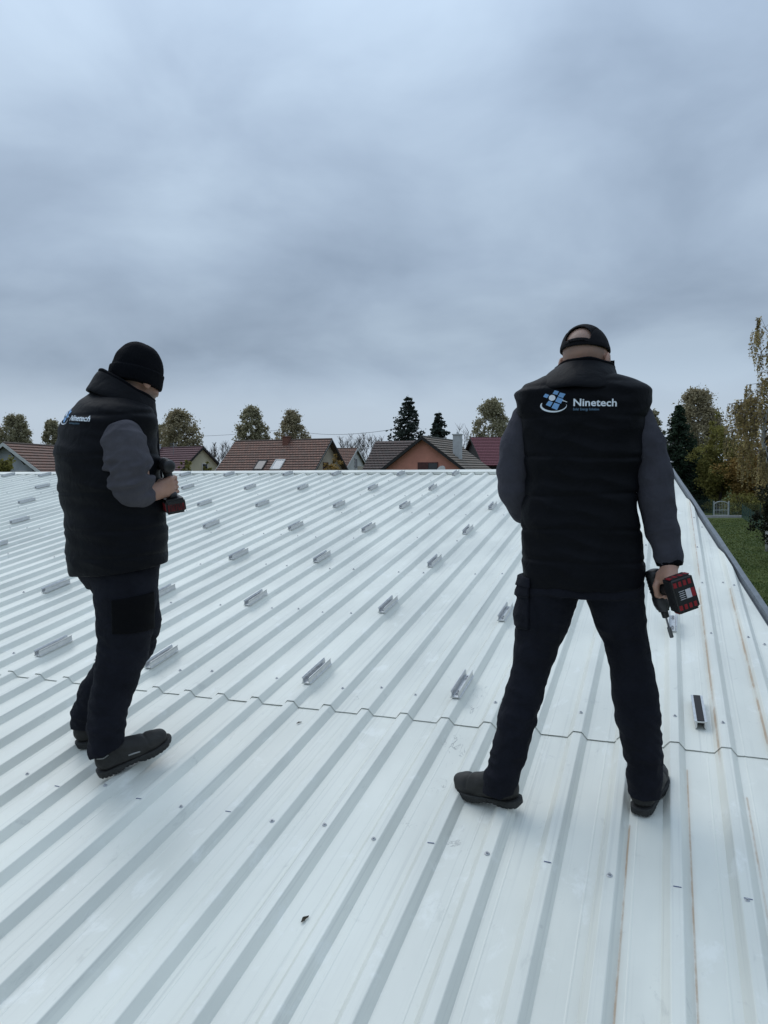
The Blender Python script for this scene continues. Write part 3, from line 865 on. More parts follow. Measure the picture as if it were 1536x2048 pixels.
# ================================================================== the two men
def roof_z(x, y, n=0.0):
    p0 = RO + RN * n
    return p0.z - ((x - p0.x) * RN.x + (y - p0.y) * RN.y) / RN.z
def on_roof(px, py, n): u, v = roof_uv(px, py, n); return roof_pt(u, v, n)
def set_stubble(me, fn):
    at = me.color_attributes.new('stubble', 'FLOAT_COLOR', 'POINT')
    co = np.empty(len(me.vertices) * 3, np.float32); me.vertices.foreach_get('co', co); co = co.reshape(-1, 3)
    f = np.clip(fn(co), 0, 1); at.data.foreach_set('color', np.repeat(f[:, None], 4, 1).astype(np.float32).ravel())
def collar(parent, fig, rows, m, nseg=56, thick=.013):
    V = []; F = []
    for (cx, cy, hw, hd, dy, tx, ty) in rows:
        c = fig.pt(cx, cy, dy); w = fig.m(hw, dy)
        for j in range(nseg):
            t = 2 * PI * j / nseg; x = w * math.cos(t); y = hd * math.sin(t)
            wob = .0025 * math.sin(3 * t + cx) + .0018 * math.sin(7 * t + cy)
            V.append((c[0] + x * (1 + wob * 4), c[1] + y, c[2] + tx * x + ty * y + wob))
    for i in range(len(rows) - 1):
        for j in range(nseg): F.append((i * nseg + j, i * nseg + (j + 1) % nseg, (i + 1) * nseg + (j + 1) % nseg, (i + 1) * nseg + j))
    o = link('collar', mesh_from('collar', V, F, True), m, parent, fig.M)
    md = o.modifiers.new('t', 'SOLIDIFY'); md.thickness = thick; md.offset = 0
    md = o.modifiers.new('s', 'SUBSURF'); md.levels = 1; md.render_levels = 2
    top = [Vector(V[(len(rows) - 2) * nseg + j % nseg]) + Vector((0, 0, .004)) for j in range(nseg + 1)]
    MB().tube(top, .0075, 8, False).build('collar_binding', M_KNIT, o, fig.M, True)
    return o
def rotm(yaw, pitch, roll=0.0):
    return Matrix.Rotation(-yaw, 3, 'Z') @ Matrix.Rotation(-pitch, 3, 'X') @ Matrix.Rotation(roll, 3, 'Y')

# ------------------------------------------------------------------ right-hand man, back to the camera, impact driver in his hand
fr = Figure(1168, 2.95, 0)
fr = Figure(1168, 2.95, roof_z(fr.base.x, fr.base.y, -RIB_H))
person_r = empty('person', fr.M)
tag(person_r, 'man in black cap and lettered vest seen from behind with legs wide apart', 'person', 'workmen on the roof')
pt, mm = fr.pt, fr.m

armR = [(1277, 838, .03, 28), (1293, 890, .03, 34), (1305, 950, .02, 34), (1311, 995, .01, 33), (1325, 1060, 0, 30), (1338, 1112, -.01, 25), (1339, 1126, -.01, 23)]
armL = [(1052, 838, .03, 28), (1036, 890, .03, 34), (1029, 940, .04, 35), (1032, 978, .05, 34), (1052, 1014, .10, 30), (1085, 1028, .19, 25), (1110, 1034, .26, 22)]
legL = [(1106, 1165, .02, 58), (1086, 1235, .015, 50), (1069, 1305, .01, 40.5), (1059, 1345, .01, 38), (1053, 1385, 0, 38.5), (1045, 1435, -.02, 37.5), (1035, 1500, -.045, 35), (1024, 1550, -.06, 32.5), (1015, 1592, -.07, 29)]
legR = [(1224, 1165, .02, 58), (1242, 1235, .015, 48), (1257, 1305, .01, 40), (1265, 1345, .01, 39), (1270, 1385, .01, 40), (1276, 1435, .01, 40), (1286, 1500, .02, 36), (1286, 1550, .025, 32), (1286, 1600, .025, 28)]
vest_lev = [(750, 1098, 1222, .035, .85), (762, 1070, 1256, .03, .70), (773, 1046, 1282, .03, .60), (786, 1028, 1301, .025, .56), (812, 1031, 1303, .02, .56), (850, 1042, 1294, .015, .58),
            (900, 1048, 1286, .01, .60), (960, 1050, 1279, .01, .62), (1040, 1048, 1280, .01, .62), (1100, 1046, 1284, .01, .62), (1140, 1045, 1289, .01, .62), (1166, 1052, 1284, .01, .62)]
headM = rotm(R(17), R(22), R(-2)); headC = pt(1170, 728, .075)
hR1, dR1, aR1 = foot_matrix(on_roof(1013, 1607, -.008), on_roof(946, 1594, -.030)); hR2, dR2, aR2 = foot_matrix(on_roof(1288, 1616, -RIB_H), on_roof(1319, 1568, -RIB_H))

# vest
lo = (pt(1000, 0)[0], -.25, pt(0, 1185)[2]); hi = (pt(1330, 0)[0], .33, pt(0, 735)[2])
F = Field(lo, hi, .0052)
F.loft(fr.levels(vest_lev), power=2.35, k=0)
seams = [float(pt(1168, y)[2]) for y in (770, 836, 914, 988, 1057, 1118)]
rp1, rp2 = ripple(3, (10, 10, 22)), ripple(4, (16, 16, 34), ridge=True)
def vest_d(x, y, z):
    d = .0035 * rp1(x, y, z) + .0045 * rp2(x, y, z)
    for i, s_ in enumerate(seams):
        zz = s_ + .006 * np.sin(x * 9 + i * 2); a = .0045 if i not in (0, 1) else .003
        d = d + a * np.exp(-((z - zz) / .0075) ** 2) - .0022 * np.exp(-((z - zz) / .03) ** 2)
    return d
F.disp(vest_d)
# armholes: the sleeve openings cut a clean edge
X, Y, Z = F.grid()
vest_r = link('vest', np_mesh('vest', *F.mesh()), M_VEST, person_r, fr.M)
collar(vest_r, fr, [(1158, 786, 84, .150, .02, 0, -.05), (1158, 773, 76, .142, .03, 0, -.10), (1160, 760, 68, .126, .045, 0, -.16), (1165, 750, 59, .112, .060, 0, -.20), (1169, 740, 53.5, .106, .068, 0, -.20), (1170, 738, 50.5, .101, .068, 0, -.20)], M_VEST)

# sleeves
for nm, ch in (('sleeve', armR), ('sleeve', armL)):
    c = fr.chain(ch); P = np.array([p for p, r in c])
    F = Field(P.min(0) - .1, P.max(0) + .1, .0045)
    F.chain(c, .012)
    a, b = c[-1][0], c[-2][0]; n = (a - b) / np.linalg.norm(a - b)
    F.half(a + n * .004, n)
    r1, r2 = ripple(11 + len(nm), (12, 12, 14)), ripple(12, (40, 40, 50), ridge=True)
    F.disp(lambda x, y, z: .003 * r1(x, y, z) + .003 * r2(x, y, z))
    link(nm, np_mesh(nm, *F.mesh()), M_SLEEVE, person_r, fr.M)
for ch in (armR,):
    c = fr.chain(ch); a, b = c[-1][0], c[-2][0]; n = Vector(a - b).normalized()
    cf = MB(); cf.tube([Vector(a) - n * .016, Vector(a) - n * .004, Vector(a) + n * .008], [c[-1][1] + .004, c[-1][1] + .005, c[-1][1] + .001], 24)
    cf.build('cuff', M_KNIT, person_r, fr.M, True)

# trousers
F = Field((pt(955, 0)[0], -.27, pt(0, 1612)[2]), (pt(1350, 0)[0], .25, pt(0, 1120)[2]), .0052)
F.loft(fr.levels([(1183, 1040, 1287, .01, .58), (1165, 1044, 1288, .01, .58), (1135, 1052, 1280, .01, .58)]), k=.0)
cl, cr = settle_leg(fr.chain(legL), fr, aR1), settle_leg(fr.chain(legR), fr, aR2)
F.chain(cl, .012); F.chain(cr, .012)
lA1, lA2 = fr.M.inverted() @ aR1, fr.M.inverted() @ aR2
hemL, hemR = pt(1015, 1577, lA1.y)[2], pt(1286, 1587, lA2.y)[2]
X, Y, Z = F.grid()
F.D = np.maximum(F.D, np.where(X < pt(1158, 0)[0], hemL + .10 * (X - pt(1015, 1578)[0]) + .15 * (Y - lA1.y) - Z, hemR + .15 * (Y - lA2.y) - Z))
w1, w2, w3 = ripple(21, (12, 12, 9)), ripple(22, (38, 38, 52), ridge=True), ripple(23, (22, 22, 80))
zk = pt(0, 1345)[2]; zh = hemR + .10; zc_ = pt(0, 1215)[2]
def trou_d(x, y, z):
    kn = np.exp(-((z - zk) / .09) ** 2); an = np.exp(-((z - zh) / .09) ** 2); cr_ = np.exp(-((z - zc_) / .07) ** 2)
    return .0035 * w1(x, y, z) + (.002 + .003 * kn + .0035 * an + .003 * cr_) * w2(x, y, z) + (.0016 * an + .0012 * kn) * w3(x, y, z)
F.disp(trou_d)
keep = F.D.copy()
trou_r = link('trousers', np_mesh('trousers', *F.mesh()), M_TROU, person_r, fr.M)
# cargo pocket on the left thigh
a, b = pt(1026, 1252), pt(1061, 1152)
reg = np.maximum(np.maximum(a[0] - .03 - X, X - b[0]), np.maximum(a[2] - Z, Z - b[2])); reg = np.maximum(reg, np.abs(Y) - .09)
F.D = np.maximum(keep - .009, reg).astype(np.float32)
link('cargo_pocket', np_mesh('cargo_pocket', *F.mesh()), M_TROU, trou_r, fr.M)
a, b = pt(1024, 1168), pt(1063, 1150)
reg = np.maximum(np.maximum(a[0] - .03 - X, X - b[0]), np.maximum(a[2] - Z, Z - b[2])); reg = np.maximum(reg, np.abs(Y) - .095)
F.D = np.maximum(keep - .013, reg).astype(np.float32)
link('pocket_flap', np_mesh('pocket_flap', *F.mesh()), M_TROU, trou_r, fr.M)

# drill geometry first, the hand closes on it
drC = pt(1324, 1182, -.02)                     # where the handle leaves the housing
ax_d = np.array([.28, .10, -.95]); ax_d /= np.linalg.norm(ax_d)       # towards the bit
ax_a = np.array([.38, -.92, .0]); ax_a -= ax_d * (ax_a @ ax_d); ax_a /= np.linalg.norm(ax_a)     # down the handle, towards the camera
ax_s = np.cross(ax_d, -ax_a)                   # right side of the tool
W = pt(1339, 1128, -.012)
H = drC + ax_a * .050 - ax_d * .012

# body: one continuous skin
F = Field((pt(985, 0)[0], -.30, .02), (pt(1395, 0)[0], .40, 1.90), .0046)
F.loft([(z, cx, cy, a_ - .03, b_ - .03) for z, cx, cy, a_, b_ in fr.levels(vest_lev[2:])], k=.02)
F.chain([(pt(1165, 800, .02), .085), (pt(1168, 765, .045), .062), (headC + np.array(headM @ Vector((0, -.02, -.06))), .060)], .03)
F.chain(fr.chain(armR), .02, -.014); F.chain(fr.chain(armL), .02, -.014)
bare_leg(F, cl, fr, aR1, dR1); bare_leg(F, cr, fr, aR2, dR2)
HP = head(F, headC, headM, scale=1.05)
F.cap(fr.chain(armR)[-2][0], W, .030, .027, .02)
grip_hand(F, H, ax_a, -ax_d, ax_s, W)
wl2 = fr.chain(armL)[-1][0]
relaxed_hand(F, wl2, (.8, .58, -.1), (-.1, .1, -.99), (-.58, .8, 0))
me = np_mesh('body', *F.mesh(), relax=1)
hz0, hmI = Vector(headC), headM.inverted()
def stub_r(co):
    q = (co - headC) @ np.array(headM)     # into head frame
    s = np.clip((q[:, 2] + .03) / .05, 0, 1) * np.clip((.05 - q[:, 1]) / .03, 0, 1) * .42 * (np.abs(q[:, 0]) < .0775) * (co[:, 2] > 1.4)
    beard = np.clip((-.02 - q[:, 2]) / .03, 0, 1) * np.clip((q[:, 1] - .0) / .03, 0, 1) * .5 * (np.abs(q).max(1) < .16)
    return np.maximum(s, beard)
set_stubble(me, stub_r)
link('body', me, M_SKIN, person_r, fr.M)

# cap
HM = fr.M @ (Matrix.Translation(Vector(headC)) @ headM.to_4x4() @ Matrix.Scale(1.05, 4))
F = Field((-.11, -.14, -.01), (.11, .13, .17), .0026)
F.ell((0, -.010, .040), (.0845, .107, .097), None, 0)
G = Field((-.11, -.14, -.01), (.11, .13, .17), .0026); G.ell((0, -.010, .040), (.0800, .1025, .0925), None, 0)
X, Y, Z = F.grid()
F.D = np.maximum(F.D, -G.D); F.D = np.maximum(F.D, .044 + .27 * Y - Z)
hole = np.maximum(np.sqrt((X / .043) ** 2 + ((Z - .046) / .046) ** 2) - 1, 0) * .043 + np.where(np.sqrt((X / .043) ** 2 + ((Z - .046) / .046) ** 2) < 1, -.01, 0)
hole = np.maximum(np.maximum(hole, .040 - Z), Y)
F.D = np.maximum(F.D, -hole).astype(np.float32)
F.disp(lambda x, y, z: .0012 * np.exp(-(x / .003) ** 2) * (y > -.02) + .001 * np.exp(-((np.abs(x) - .05 - .2 * (z - .1)) / .003) ** 2) - .0015 / (1 + np.exp((z - .062 - .27 * y) / .002)))
capo = link('cap', np_mesh('cap', *F.mesh(), relax=1), M_CAPM, person_r, HM); capo['label'] = 'black baseball cap with open arch and strap at the back'
V = []; Fq = []; ns, ntt = 24, 8
for i in range(ntt + 1):
    for j in range(ns + 1):
        s_ = -1 + 2 * j / ns; t = i / ntt
        yy = .094 * math.sqrt(max(0, 1 - s_ * s_ * .80)) - .008 + t * .078 * math.sqrt(max(.02, 1 - .72 * s_ * s_))
        V.append((.094 * s_ * (1 - .05 * t), yy, .062 - .040 * s_ * s_ - .050 * t - .02 * t * t))
for i in range(ntt):
    for j in range(ns): a = i * (ns + 1) + j; Fq.append((a, a + 1, a + ns + 2, a + ns + 1))
o = link('bill', mesh_from('bill', V, Fq, True), M_CAPM, capo, HM); o.modifiers.new('t', 'SOLIDIFY').thickness = .004
stp = MB()
stp.tube([(-.046, -.098, .026), (-.02, -.1165, .027), (0, -.119, .027), (.02, -.1165, .027), (.046, -.098, .026)], .0028, 8)
for i in range(6): stp.box((-.024 + i * .010, -.1205 + .0006 * abs(i - 2.5), .027), (.003, .004, .003))
stp.build('strap', M_CAPM, capo, HM)

# shoes
shoe(person_r, hR1, dR1, RN, 'left shoe turned out over a rib', False, .275, trim=False, size=1.06)
shoe(person_r, hR2, dR2, RN, 'right shoe with its heel to the camera', True, .285, size=1.06)

stamp_logo(person_r, vest_r, fr.M, pt(1163.5, 805, -.1), Vector((1, 0, -.026)), Vector((.02, 0, 1)), (0, 1, 0), 1.16, '')

# ------------------------------------------------------------------ impact driver
def tool_frame(c): return fr.M @ frame(c, -ax_a, ax_s, ax_d)        # x up out of the handle, y side, z towards the bit
def power_tool(name, TM, label, red_dense=False, bit=True):
    """z along the barrel, -x down the handle; origin where the handle meets the housing"""
    t = empty(name, TM); tag(t, label, 'power tool', 'cordless tools held by the workmen')
    off = Matrix.Translation((.030, 0, 0))
    hs = MB(); hs.lathe([(.012, -.078), (.024, -.074), (.0285, -.062), (.0290, -.020), (.0275, .012), (.0280, .026)], off, 22)
    ob = hs.build('motor_housing', M_BLACKP, t, TM, True)
    rb = MB()
    for i in range(6): rb.lathe([(.0293, -.060 + i * .012), (.0303, -.058 + i * .012), (.0293, -.055 + i * .012)], off, 22)
    rb.build('grip_rib', M_BLACKP, ob, TM)
    ns = MB(); ns.lathe([(.0290, .024), (.0300, .032), (.0295, .052), (.0250, .068), (.0200, .076), (.0195, .080)], off, 22)
    ns.build('gear_nose', M_GREYP, t, TM, True)
    ck = MB(); ck.lathe([(.0130, .079), (.0135, .084), (.0125, .104), (.0110, .106)], off, 18); ck.build('chuck', M_BLACKP, t, TM, True)
    if bit:
        bt = MB(); bt.lathe([(.0036, .10), (.0036, .145)], off, 6); bt.lathe([(.0060, .143), (.0072, .146), (.0072, .182), (.0066, .184)], off, 12)
        bt.build('bit', M_STEEL, t, TM)
    hd = Field((-.135, -.03, -.06), (.03, .03, .055), .0026)
    hd.chain([((.015, 0, -.004), .021), ((-.03, 0, -.010), .0185), ((-.075, 0, -.018), .0185), ((-.108, 0, -.016), .021)], .012)
    hd.cap((-.100, 0, -.034), (-.100, 0, .014), .020, .020, .012)
    ho = link('handle', np_mesh('handle', *hd.mesh()), M_BLACKP, t, TM)
    tr = MB(); tr.tube([(-.004, 0, .016), (-.016, 0, .019), (-.030, 0, .014)], [.006, .008, .006], 10); tr.build('trigger', M_BLACKP, t, TM, True)
    # battery slides on under the handle
    bt = bmesh.new(); bmesh.ops.create_cube(bt, size=1)
    for v in bt.verts: v.co = Vector((-.142 + v.co.x * .062, v.co.y * .084, -.014 + v.co.z * .124))
    bmesh.ops.bevel(bt, geom=bt.edges[:], offset=.009, segments=3, affect='EDGES')
    bme = bpy.data.meshes.new('battery'); bt.to_mesh(bme); bt.free()
    bo = link('battery', bme, M_BLACKP, t, TM)
    sh = MB(); sh.box((-.116, 0, -.014), (.012, .074, .112)); sh.build('battery_rail', M_BLACKP, bo, TM)
    for zs in (-1, 1):
        for i in range(4):
            yy = -.029 + i * .0175
            Mx = Matrix.Translation((-.1722, yy, -.014 + zs * .040))
            MB().box((0, 0, 0), (.004, .0105, .017), Mx).build('red_insert', M_RED, bo, TM)
    if red_dense:
        for sy in (-1, 1):
            for i in range(5): MB().box((-.142, sy * .0418, -.058 + i * .022), (.034, .003, .013)).build('red_insert', M_RED, bo, TM)
    for i in range(4 if not red_dense else 7):
        yy = -.030 + i * (.020 if not red_dense else .010)
        for zz in (-.0745, .0465): MB().box((-.146, yy, zz), (.030, .0125 if not red_dense else .0075, .003)).build('red_insert', M_RED, bo, TM)
    lb = MB(); lb.box((-.1736, .010, -.015), (.0012, .019, .031)); lb.build('white_label', M_WLABEL, bo, TM)
    lr = MB(); lr.box((-.1736, .0275, -.015), (.0012, .0135, .030)); lr.build('red_label', M_RED, bo, TM)
    ln = MB()
    for i in range(5): ln.box((-.1735, -.013, -.029 + i * .007), (.0010, .021 - .003 * (i % 2), .0016))
    ln.build('label_text', M_WLABEL, bo, TM)
    return t
power_tool('impact_driver', tool_frame(drC - ax_a * .0), 'black and red impact driver pointing down, battery towards the camera, in the right-hand man’s fist'.replace('’', "'"))

# ------------------------------------------------------------------ left-hand man, three-quarter back view
fl_ = Figure(235, 3.60, 0)
fl_ = Figure(235, 3.60, roof_z(fl_.base.x, fl_.base.y, -RIB_H))
person_l = empty('person', fl_.M)
tag(person_l, 'man in black beanie and vest turned to the right with grey sleeve pushed up', 'person', 'workmen on the roof')
pt, mm = fl_.pt, fl_.m
ROT = -R(58)                                   # torso turned to the right
vlev = [(774, 200, 246, .0, .95), (786, 178, 264, .0, .9), (800, 158, 284, 0, .8), (818, 139, 303, 0, .76), (845, 121, 312, 0, .74), (900, 112, 313, 0, .76), (940, 113, 316, 0, .78), (990, 121, 322, 0, .8),
        (1050, 131, 327, 0, .8), (1100, 135, 331, 0, .8), (1130, 138, 331, 0, .8), (1165, 146, 328, 0, .8)]
lo = (pt(75, 0)[0], -.33, pt(0, 1180)[2]); hi = (pt(370, 0)[0], .33, pt(0, 755)[2])
F = Field(lo, hi, .0055)
F.loft(fl_.levels(vlev, ROT), ROT, power=2.25, k=0)
seams = [float(pt(235, y)[2]) for y in (832, 912, 985, 1052, 1108)]
rp1, rp2 = ripple(33, (10, 10, 22)), ripple(34, (15, 15, 34), ridge=True)
def vest_d2(x, y, z):
    d = .004 * rp1(x, y, z) + .005 * rp2(x, y, z)
    for i, s_ in enumerate(seams):
        zz = s_ + .008 * np.sin(x * 8 + i * 2 + y * 5) + .02 * x; a = .005
        d = d + a * np.exp(-((z - zz) / .0075) ** 2) - .0022 * np.exp(-((z - zz) / .03) ** 2)
    return d
F.disp(vest_d2)
hb, hf = pt(148, 1152), pt(330, 1120)
sl_ = (hf[2] - hb[2]) / (hf[0] - hb[0]); X, Y, Z = F.grid()
F.D = np.maximum(F.D, hb[2] + sl_ * (X - hb[0]) - Z).astype(np.float32)
vest_l = link('vest', np_mesh('vest', *F.mesh()), M_VEST, person_l, fl_.M)
collar(vest_l, fl_, [(243, 812, 62, .135, -.0, -.42, 0), (246, 800, 58, .128, 0, -.45, 0), (250, 788, 53, .115, .005, -.52, 0), (253, 778, 50, .108, .008, -.58, 0), (254, 774, 48, .104, .008, -.58, 0), (254, 775, 45, .100, .008, -.58, 0)], M_VEST)
# front flap of the open vest and its zip pull
zp = MB(); a = pt(312, 930, .03); b = pt(326, 900, .02)
zp.tube([pt(303, 812, .03), pt(313, 850, .03), pt(316, 905, .02), pt(323, 960, .0), pt(329, 1040, -.02), pt(333, 1112, -.03)], .008, 8); zp.build('zip_placket', M_VEST, vest_l, fl_.M, True)

armN = [(243, 850, -.150, 27), (248, 885, -.190, 41), (256, 925, -.205, 43.5), (262, 960, -.21, 40), (268, 981, -.205, 34), (281, 987, -.19, 27), (297, 986, -.168, 21.5)]
armF = [(205, 850, .17, 32), (180, 910, .22, 38), (165, 950, .25, 36), (200, 985, .27, 32), (260, 985, .26, 25), (288, 980, .22, 21)]
for ch, seed in ((armN, 41), (armF, 45)):
    c = fl_.chain(ch); P = np.array([p for p, r in c])
    F = Field(P.min(0) - .125, P.max(0) + .125, .0046)
    F.chain(c, .012)
    a, b = c[-1][0], c[-2][0]; n = (a - b) / np.linalg.norm(a - b); F.half(a, n)
    r1, r2, r3 = ripple(seed, (12, 12, 16)), ripple(seed + 1, (34, 34, 62), ridge=True), ripple(seed + 2, (24, 24, 105))
    ze = pt(262, 950)[2]
    F.disp(lambda x, y, z: .004 * r1(x, y, z) + (.005 + .006 * np.exp(-((z - ze) / .07) ** 2)) * r2(x, y, z) + .0095 * np.exp(-((z - ze) / .08) ** 2) * r3(x, y, z))
    link('sleeve', np_mesh('sleeve', *F.mesh()), M_SLEEVE2, person_l, fl_.M)

legN = [(252, 1150, -.07, 60), (252, 1195, -.08, 57), (250, 1250, -.09, 51.5), (246, 1300, -.09, 46), (234, 1350, -.09, 40), (223, 1400, -.09, 35), (220, 1440, -.085, 32.5), (221, 1480, -.08, 31), (222, 1520, -.075, 29)]
legF = [(238, 1150, .08, 56), (258, 1190, .09, 54), (268, 1245, .10, 50), (262, 1285, .11, 45), (243, 1325, .12, 40), (208, 1385, .15, 36), (190, 1430, .165, 28), (184, 1462, .175, 22), (182, 1480, .175, 20)]
F = Field((pt(82, 0)[0], -.27, pt(0, 1545)[2]), (pt(345, 0)[0], .36, pt(0, 1095)[2]), .0054)
F.loft(fl_.levels([(1175, 176, 314, 0, .8), (1150, 156, 314, 0, .8), (1105, 146, 322, 0, .8)], ROT), ROT, k=0)
hL1, dL1, aL1 = foot_matrix(on_roof(226, 1542, 0), on_roof(336, 1492, .030)); hL2, dL2, aL2 = foot_matrix(on_roof(174, 1487, -RIB_H), on_roof(207, 1442, -RIB_H))
cn, cf_ = settle_leg(fl_.chain(legN), fl_, aL1), settle_leg(fl_.chain(legF), fl_, aL2)
F.chain(cn, .010); F.chain(cf_, .010)
X, Y, Z = F.grid()
lA1, lA2 = fl_.M.inverted() @ aL1, fl_.M.inverted() @ aL2
hn, hfz = pt(222, 1497, lA1.y), pt(178, 1450, lA2.y); ysplit = (lA1.y + lA2.y) / 2
F.D = np.maximum(F.D, np.where(Y < ysplit, hn[2] + .33 * (X - hn[0]) - Z, hfz[2] - Z)).astype(np.float32)
w1, w2, w3 = ripple(51, (11, 11, 9)), ripple(52, (36, 36, 50), ridge=True), ripple(53, (22, 22, 80))
zk = pt(0, 1305)[2]; zh = hn[2] + .09
def trou_d2(x, y, z):
    kn = np.exp(-((z - zk) / .09) ** 2); an = np.exp(-((z - zh) / .10) ** 2)
    return .0035 * w1(x, y, z) + (.0025 + .0035 * kn + .004 * an) * w2(x, y, z) + .0022 * an * w3(x, y, z)
F.disp(trou_d2)
keep = F.D.copy()
trou_l = link('trousers', np_mesh('trousers', *F.mesh()), M_TROU, person_l, fl_.M)
a, b = pt(224, 1264, -.15), pt(309, 1182, -.15)
reg = np.maximum(np.maximum(a[0] - X, X - b[0]), np.maximum(a[2] - Z, Z - b[2] - .12 * (X - b[0]))); reg = np.maximum(reg, Y + .06)
F.D = np.maximum(keep - .008, reg).astype(np.float32)
link('thigh_pocket', np_mesh('thigh_pocket', *F.mesh()), M_PATCH, trou_l, fl_.M)['label'] = 'plain black thigh pocket'

headM2 = rotm(R(53), R(15), R(2)); headC2 = pt(274, 763, .02)
# his drill: upright handle in the fist, nose away from us
bx_d = np.array([-.12, .97, .10]); bx_d /= np.linalg.norm(bx_d)
bx_a = np.array([.16, .06, -.98]); bx_a -= bx_d * (bx_a @ bx_d); bx_a /= np.linalg.norm(bx_a)
bx_s = np.cross(bx_d, -bx_a)
dl = pt(334, 944, -.12); H2 = dl + bx_a * .058
W2 = pt(311, 984, -.165)
F = Field((pt(95, 0)[0], -.33, .02), (pt(380, 0)[0], .38, pt(0, 672)[2]), .0048)
F.loft([(z, cx, cy, a_ - .035, b_ - .035) for z, cx, cy, a_, b_ in fl_.levels(vlev[4:-2], ROT)], ROT, k=.02)
F.chain([(pt(240, 840, 0), .085), (pt(252, 800, .0), .064), (headC2 + np.array(headM2 @ Vector((0, -.02, -.06))), .060)], .03)
F.chain(fl_.chain(armN), .02, -.016); F.chain(fl_.chain(armF), .02, -.016)
bare_leg(F, cn, fl_, aL1, dL1); bare_leg(F, cf_, fl_, aL2, dL2)
head(F, headC2, headM2)
F.cap(fl_.chain(armN)[-2][0], W2, .036, .031, .02)
pb = -bx_d * .82 - np.array([.57, 0, 0]); pb -= bx_a * (pb @ bx_a); pb /= np.linalg.norm(pb)
pc = np.cross(bx_a, pb); pc = pc if pc @ bx_s > 0 else -pc
grip_hand(F, H2, bx_a, pb, pc, W2, rh=.021)
wl3 = fl_.chain(armF)[-1][0]
relaxed_hand(F, wl3, (.86, -.5, 0), (-.5, -.86, 0), (0, 0, 1))
me = np_mesh('body', *F.mesh(), relax=1)
def stub_l(co):
    q = (co - headC2) @ np.array(headM2)
    hair = np.clip((q[:, 2] + .055) / .02, 0, 1) * np.clip((-.03 - q[:, 1]) / .03, 0, 1) * .45
    beard = np.clip((-.02 - q[:, 2]) / .03, 0, 1) * np.clip((q[:, 1] - .01) / .03, 0, 1) * .75
    return np.maximum(hair, beard) * (np.abs(q).max(1) < .15)
set_stubble(me, stub_l)
link('body', me, M_SKIN, person_l, fl_.M)
# beanie: rounded crown with a turned-up band
HM2 = fl_.M @ (Matrix.Translation(Vector(headC2)) @ headM2.to_4x4())
F = Field((-.13, -.15, -.07), (.13, .15, .20), .0034)
F.ell((0, -.008, .040), (.094, .116, .132), None, 0, power=2.15)
X, Y, Z = F.grid(); base = -.006 + .05 * Y
F.D = np.maximum(F.D, base - Z)
G = Field((-.13, -.15, -.07), (.13, .15, .20), .0034); G.ell((0, -.008, .030), (.1005, .1225, .150), None, 0, power=2.15)
G.D = np.maximum(G.D, np.maximum(base - .012 - Z, Z - base - .052))
F.put((slice(None),) * 3, G.D, .004)
F.D = F.D.astype(np.float32)
th = ripple(61, (30, 30, 60))
F.disp(lambda x, y, z: .0015 * th(x, y, z) + .0008 * np.sin(np.arctan2(y, x) * 70))
link('beanie', np_mesh('beanie', *F.mesh()), M_KNIT, person_l, HM2)['label'] = 'plain black knitted beanie with turned-up band'

shoe(person_l, hL1, dL1, RN, 'near work shoe with grey trim, toe lifted over the pan', True, .300, low=False, trim=True, size=1.12)
shoe(person_l, hL2, dL2, RN, 'far work shoe half hidden behind the near leg', False, .290, low=False, trim=True, sock=.10, size=1.12)
stamp_logo(person_l, vest_l, fl_.M, pt(150, 836, -.1) + np.array([.0, 0, 0]), Vector((math.cos(R(48)) , -math.sin(R(48)), -.07)), Vector((.30, 0, 1)).normalized(), Vector((math.sin(R(48)), math.cos(R(48)), 0)), 1.05, '')
T2 = fl_.M @ frame(dl, -bx_a, bx_s, bx_d)
power_tool('cordless_drill', T2, "black cordless drill with red battery upright in the beanie wearer's fist", True)
# ================================================================== ground, houses, trees beyond the roof
def ground_mat():
    m = mat('lawn', (0.062, 0.100, 0.026), .95, spec=.15, var=.45, vscale=.35, tint=(0.050, 0.062, 0.018), bump=.8, bscale=14, bdist=.08)
    return m
def ground_z(x, y):
    return .35 * math.sin(x * .05 + 1) * math.sin(y * .04) * min(1, max(0, (y - 25) / 30))
gV = []; gF = []
xs = [-1500, -600, -250] + [-140 + i * 8 for i in range(36)] + [250, 600, 1500]
ys = [-400, -100] + [-20 + i * 6 for i in range(36)] + [260, 400, 800, 2600]
for y in ys:
    for x in xs: gV.append((x, y, ground_z(x, y) if abs(x) < 200 and 0 < y < 220 else 0))
nx = len(xs)
for j in range(len(ys) - 1):
    for i in range(nx - 1): a = j * nx + i; gF.append((a, a + 1, a + nx + 1, a + nx))
g = link('ground', mesh_from('ground', gV, gF, True), ground_mat()); tag(g, kind='structure')

# lawn: tufts where the photo shows it, beyond the roof edge
def grass_patch():
    V = []; F = []
    r = random.Random(3)
    for _ in range(16000):
        py = 1040 + 210 * r.random() ** 1.5; px = r.uniform(1380, 1560)
        p = at_plane(px, py, Vector((0, 0, .02)), Vector((0, 0, 1)))
        if p.y > 80 or p.y < 8: continue
        h = r.uniform(.04, .11); a = r.uniform(0, 6.28); w = .012 + p.y * .0006
        d = Vector((math.cos(a), math.sin(a), 0)) * w; z0 = ground_z(p.x, p.y) - .01
        k = len(V); V += [(p.x - d.x, p.y - d.y, z0), (p.x + d.x, p.y + d.y, z0), (p.x + r.uniform(-.04, .04), p.y + r.uniform(-.04, .04), z0 + h)]
        F.append((k, k + 1, k + 2))
    return mesh_from('grass', V, F)
tag(link('grass', grass_patch(), mat('grass_blades', (0.070, 0.125, 0.030), .8, spec=.2, var=.4, vscale=.6, tint=(0.125, 0.140, 0.042))), 'short green lawn grass beyond the right edge of the roof', 'grass', kind='stuff')

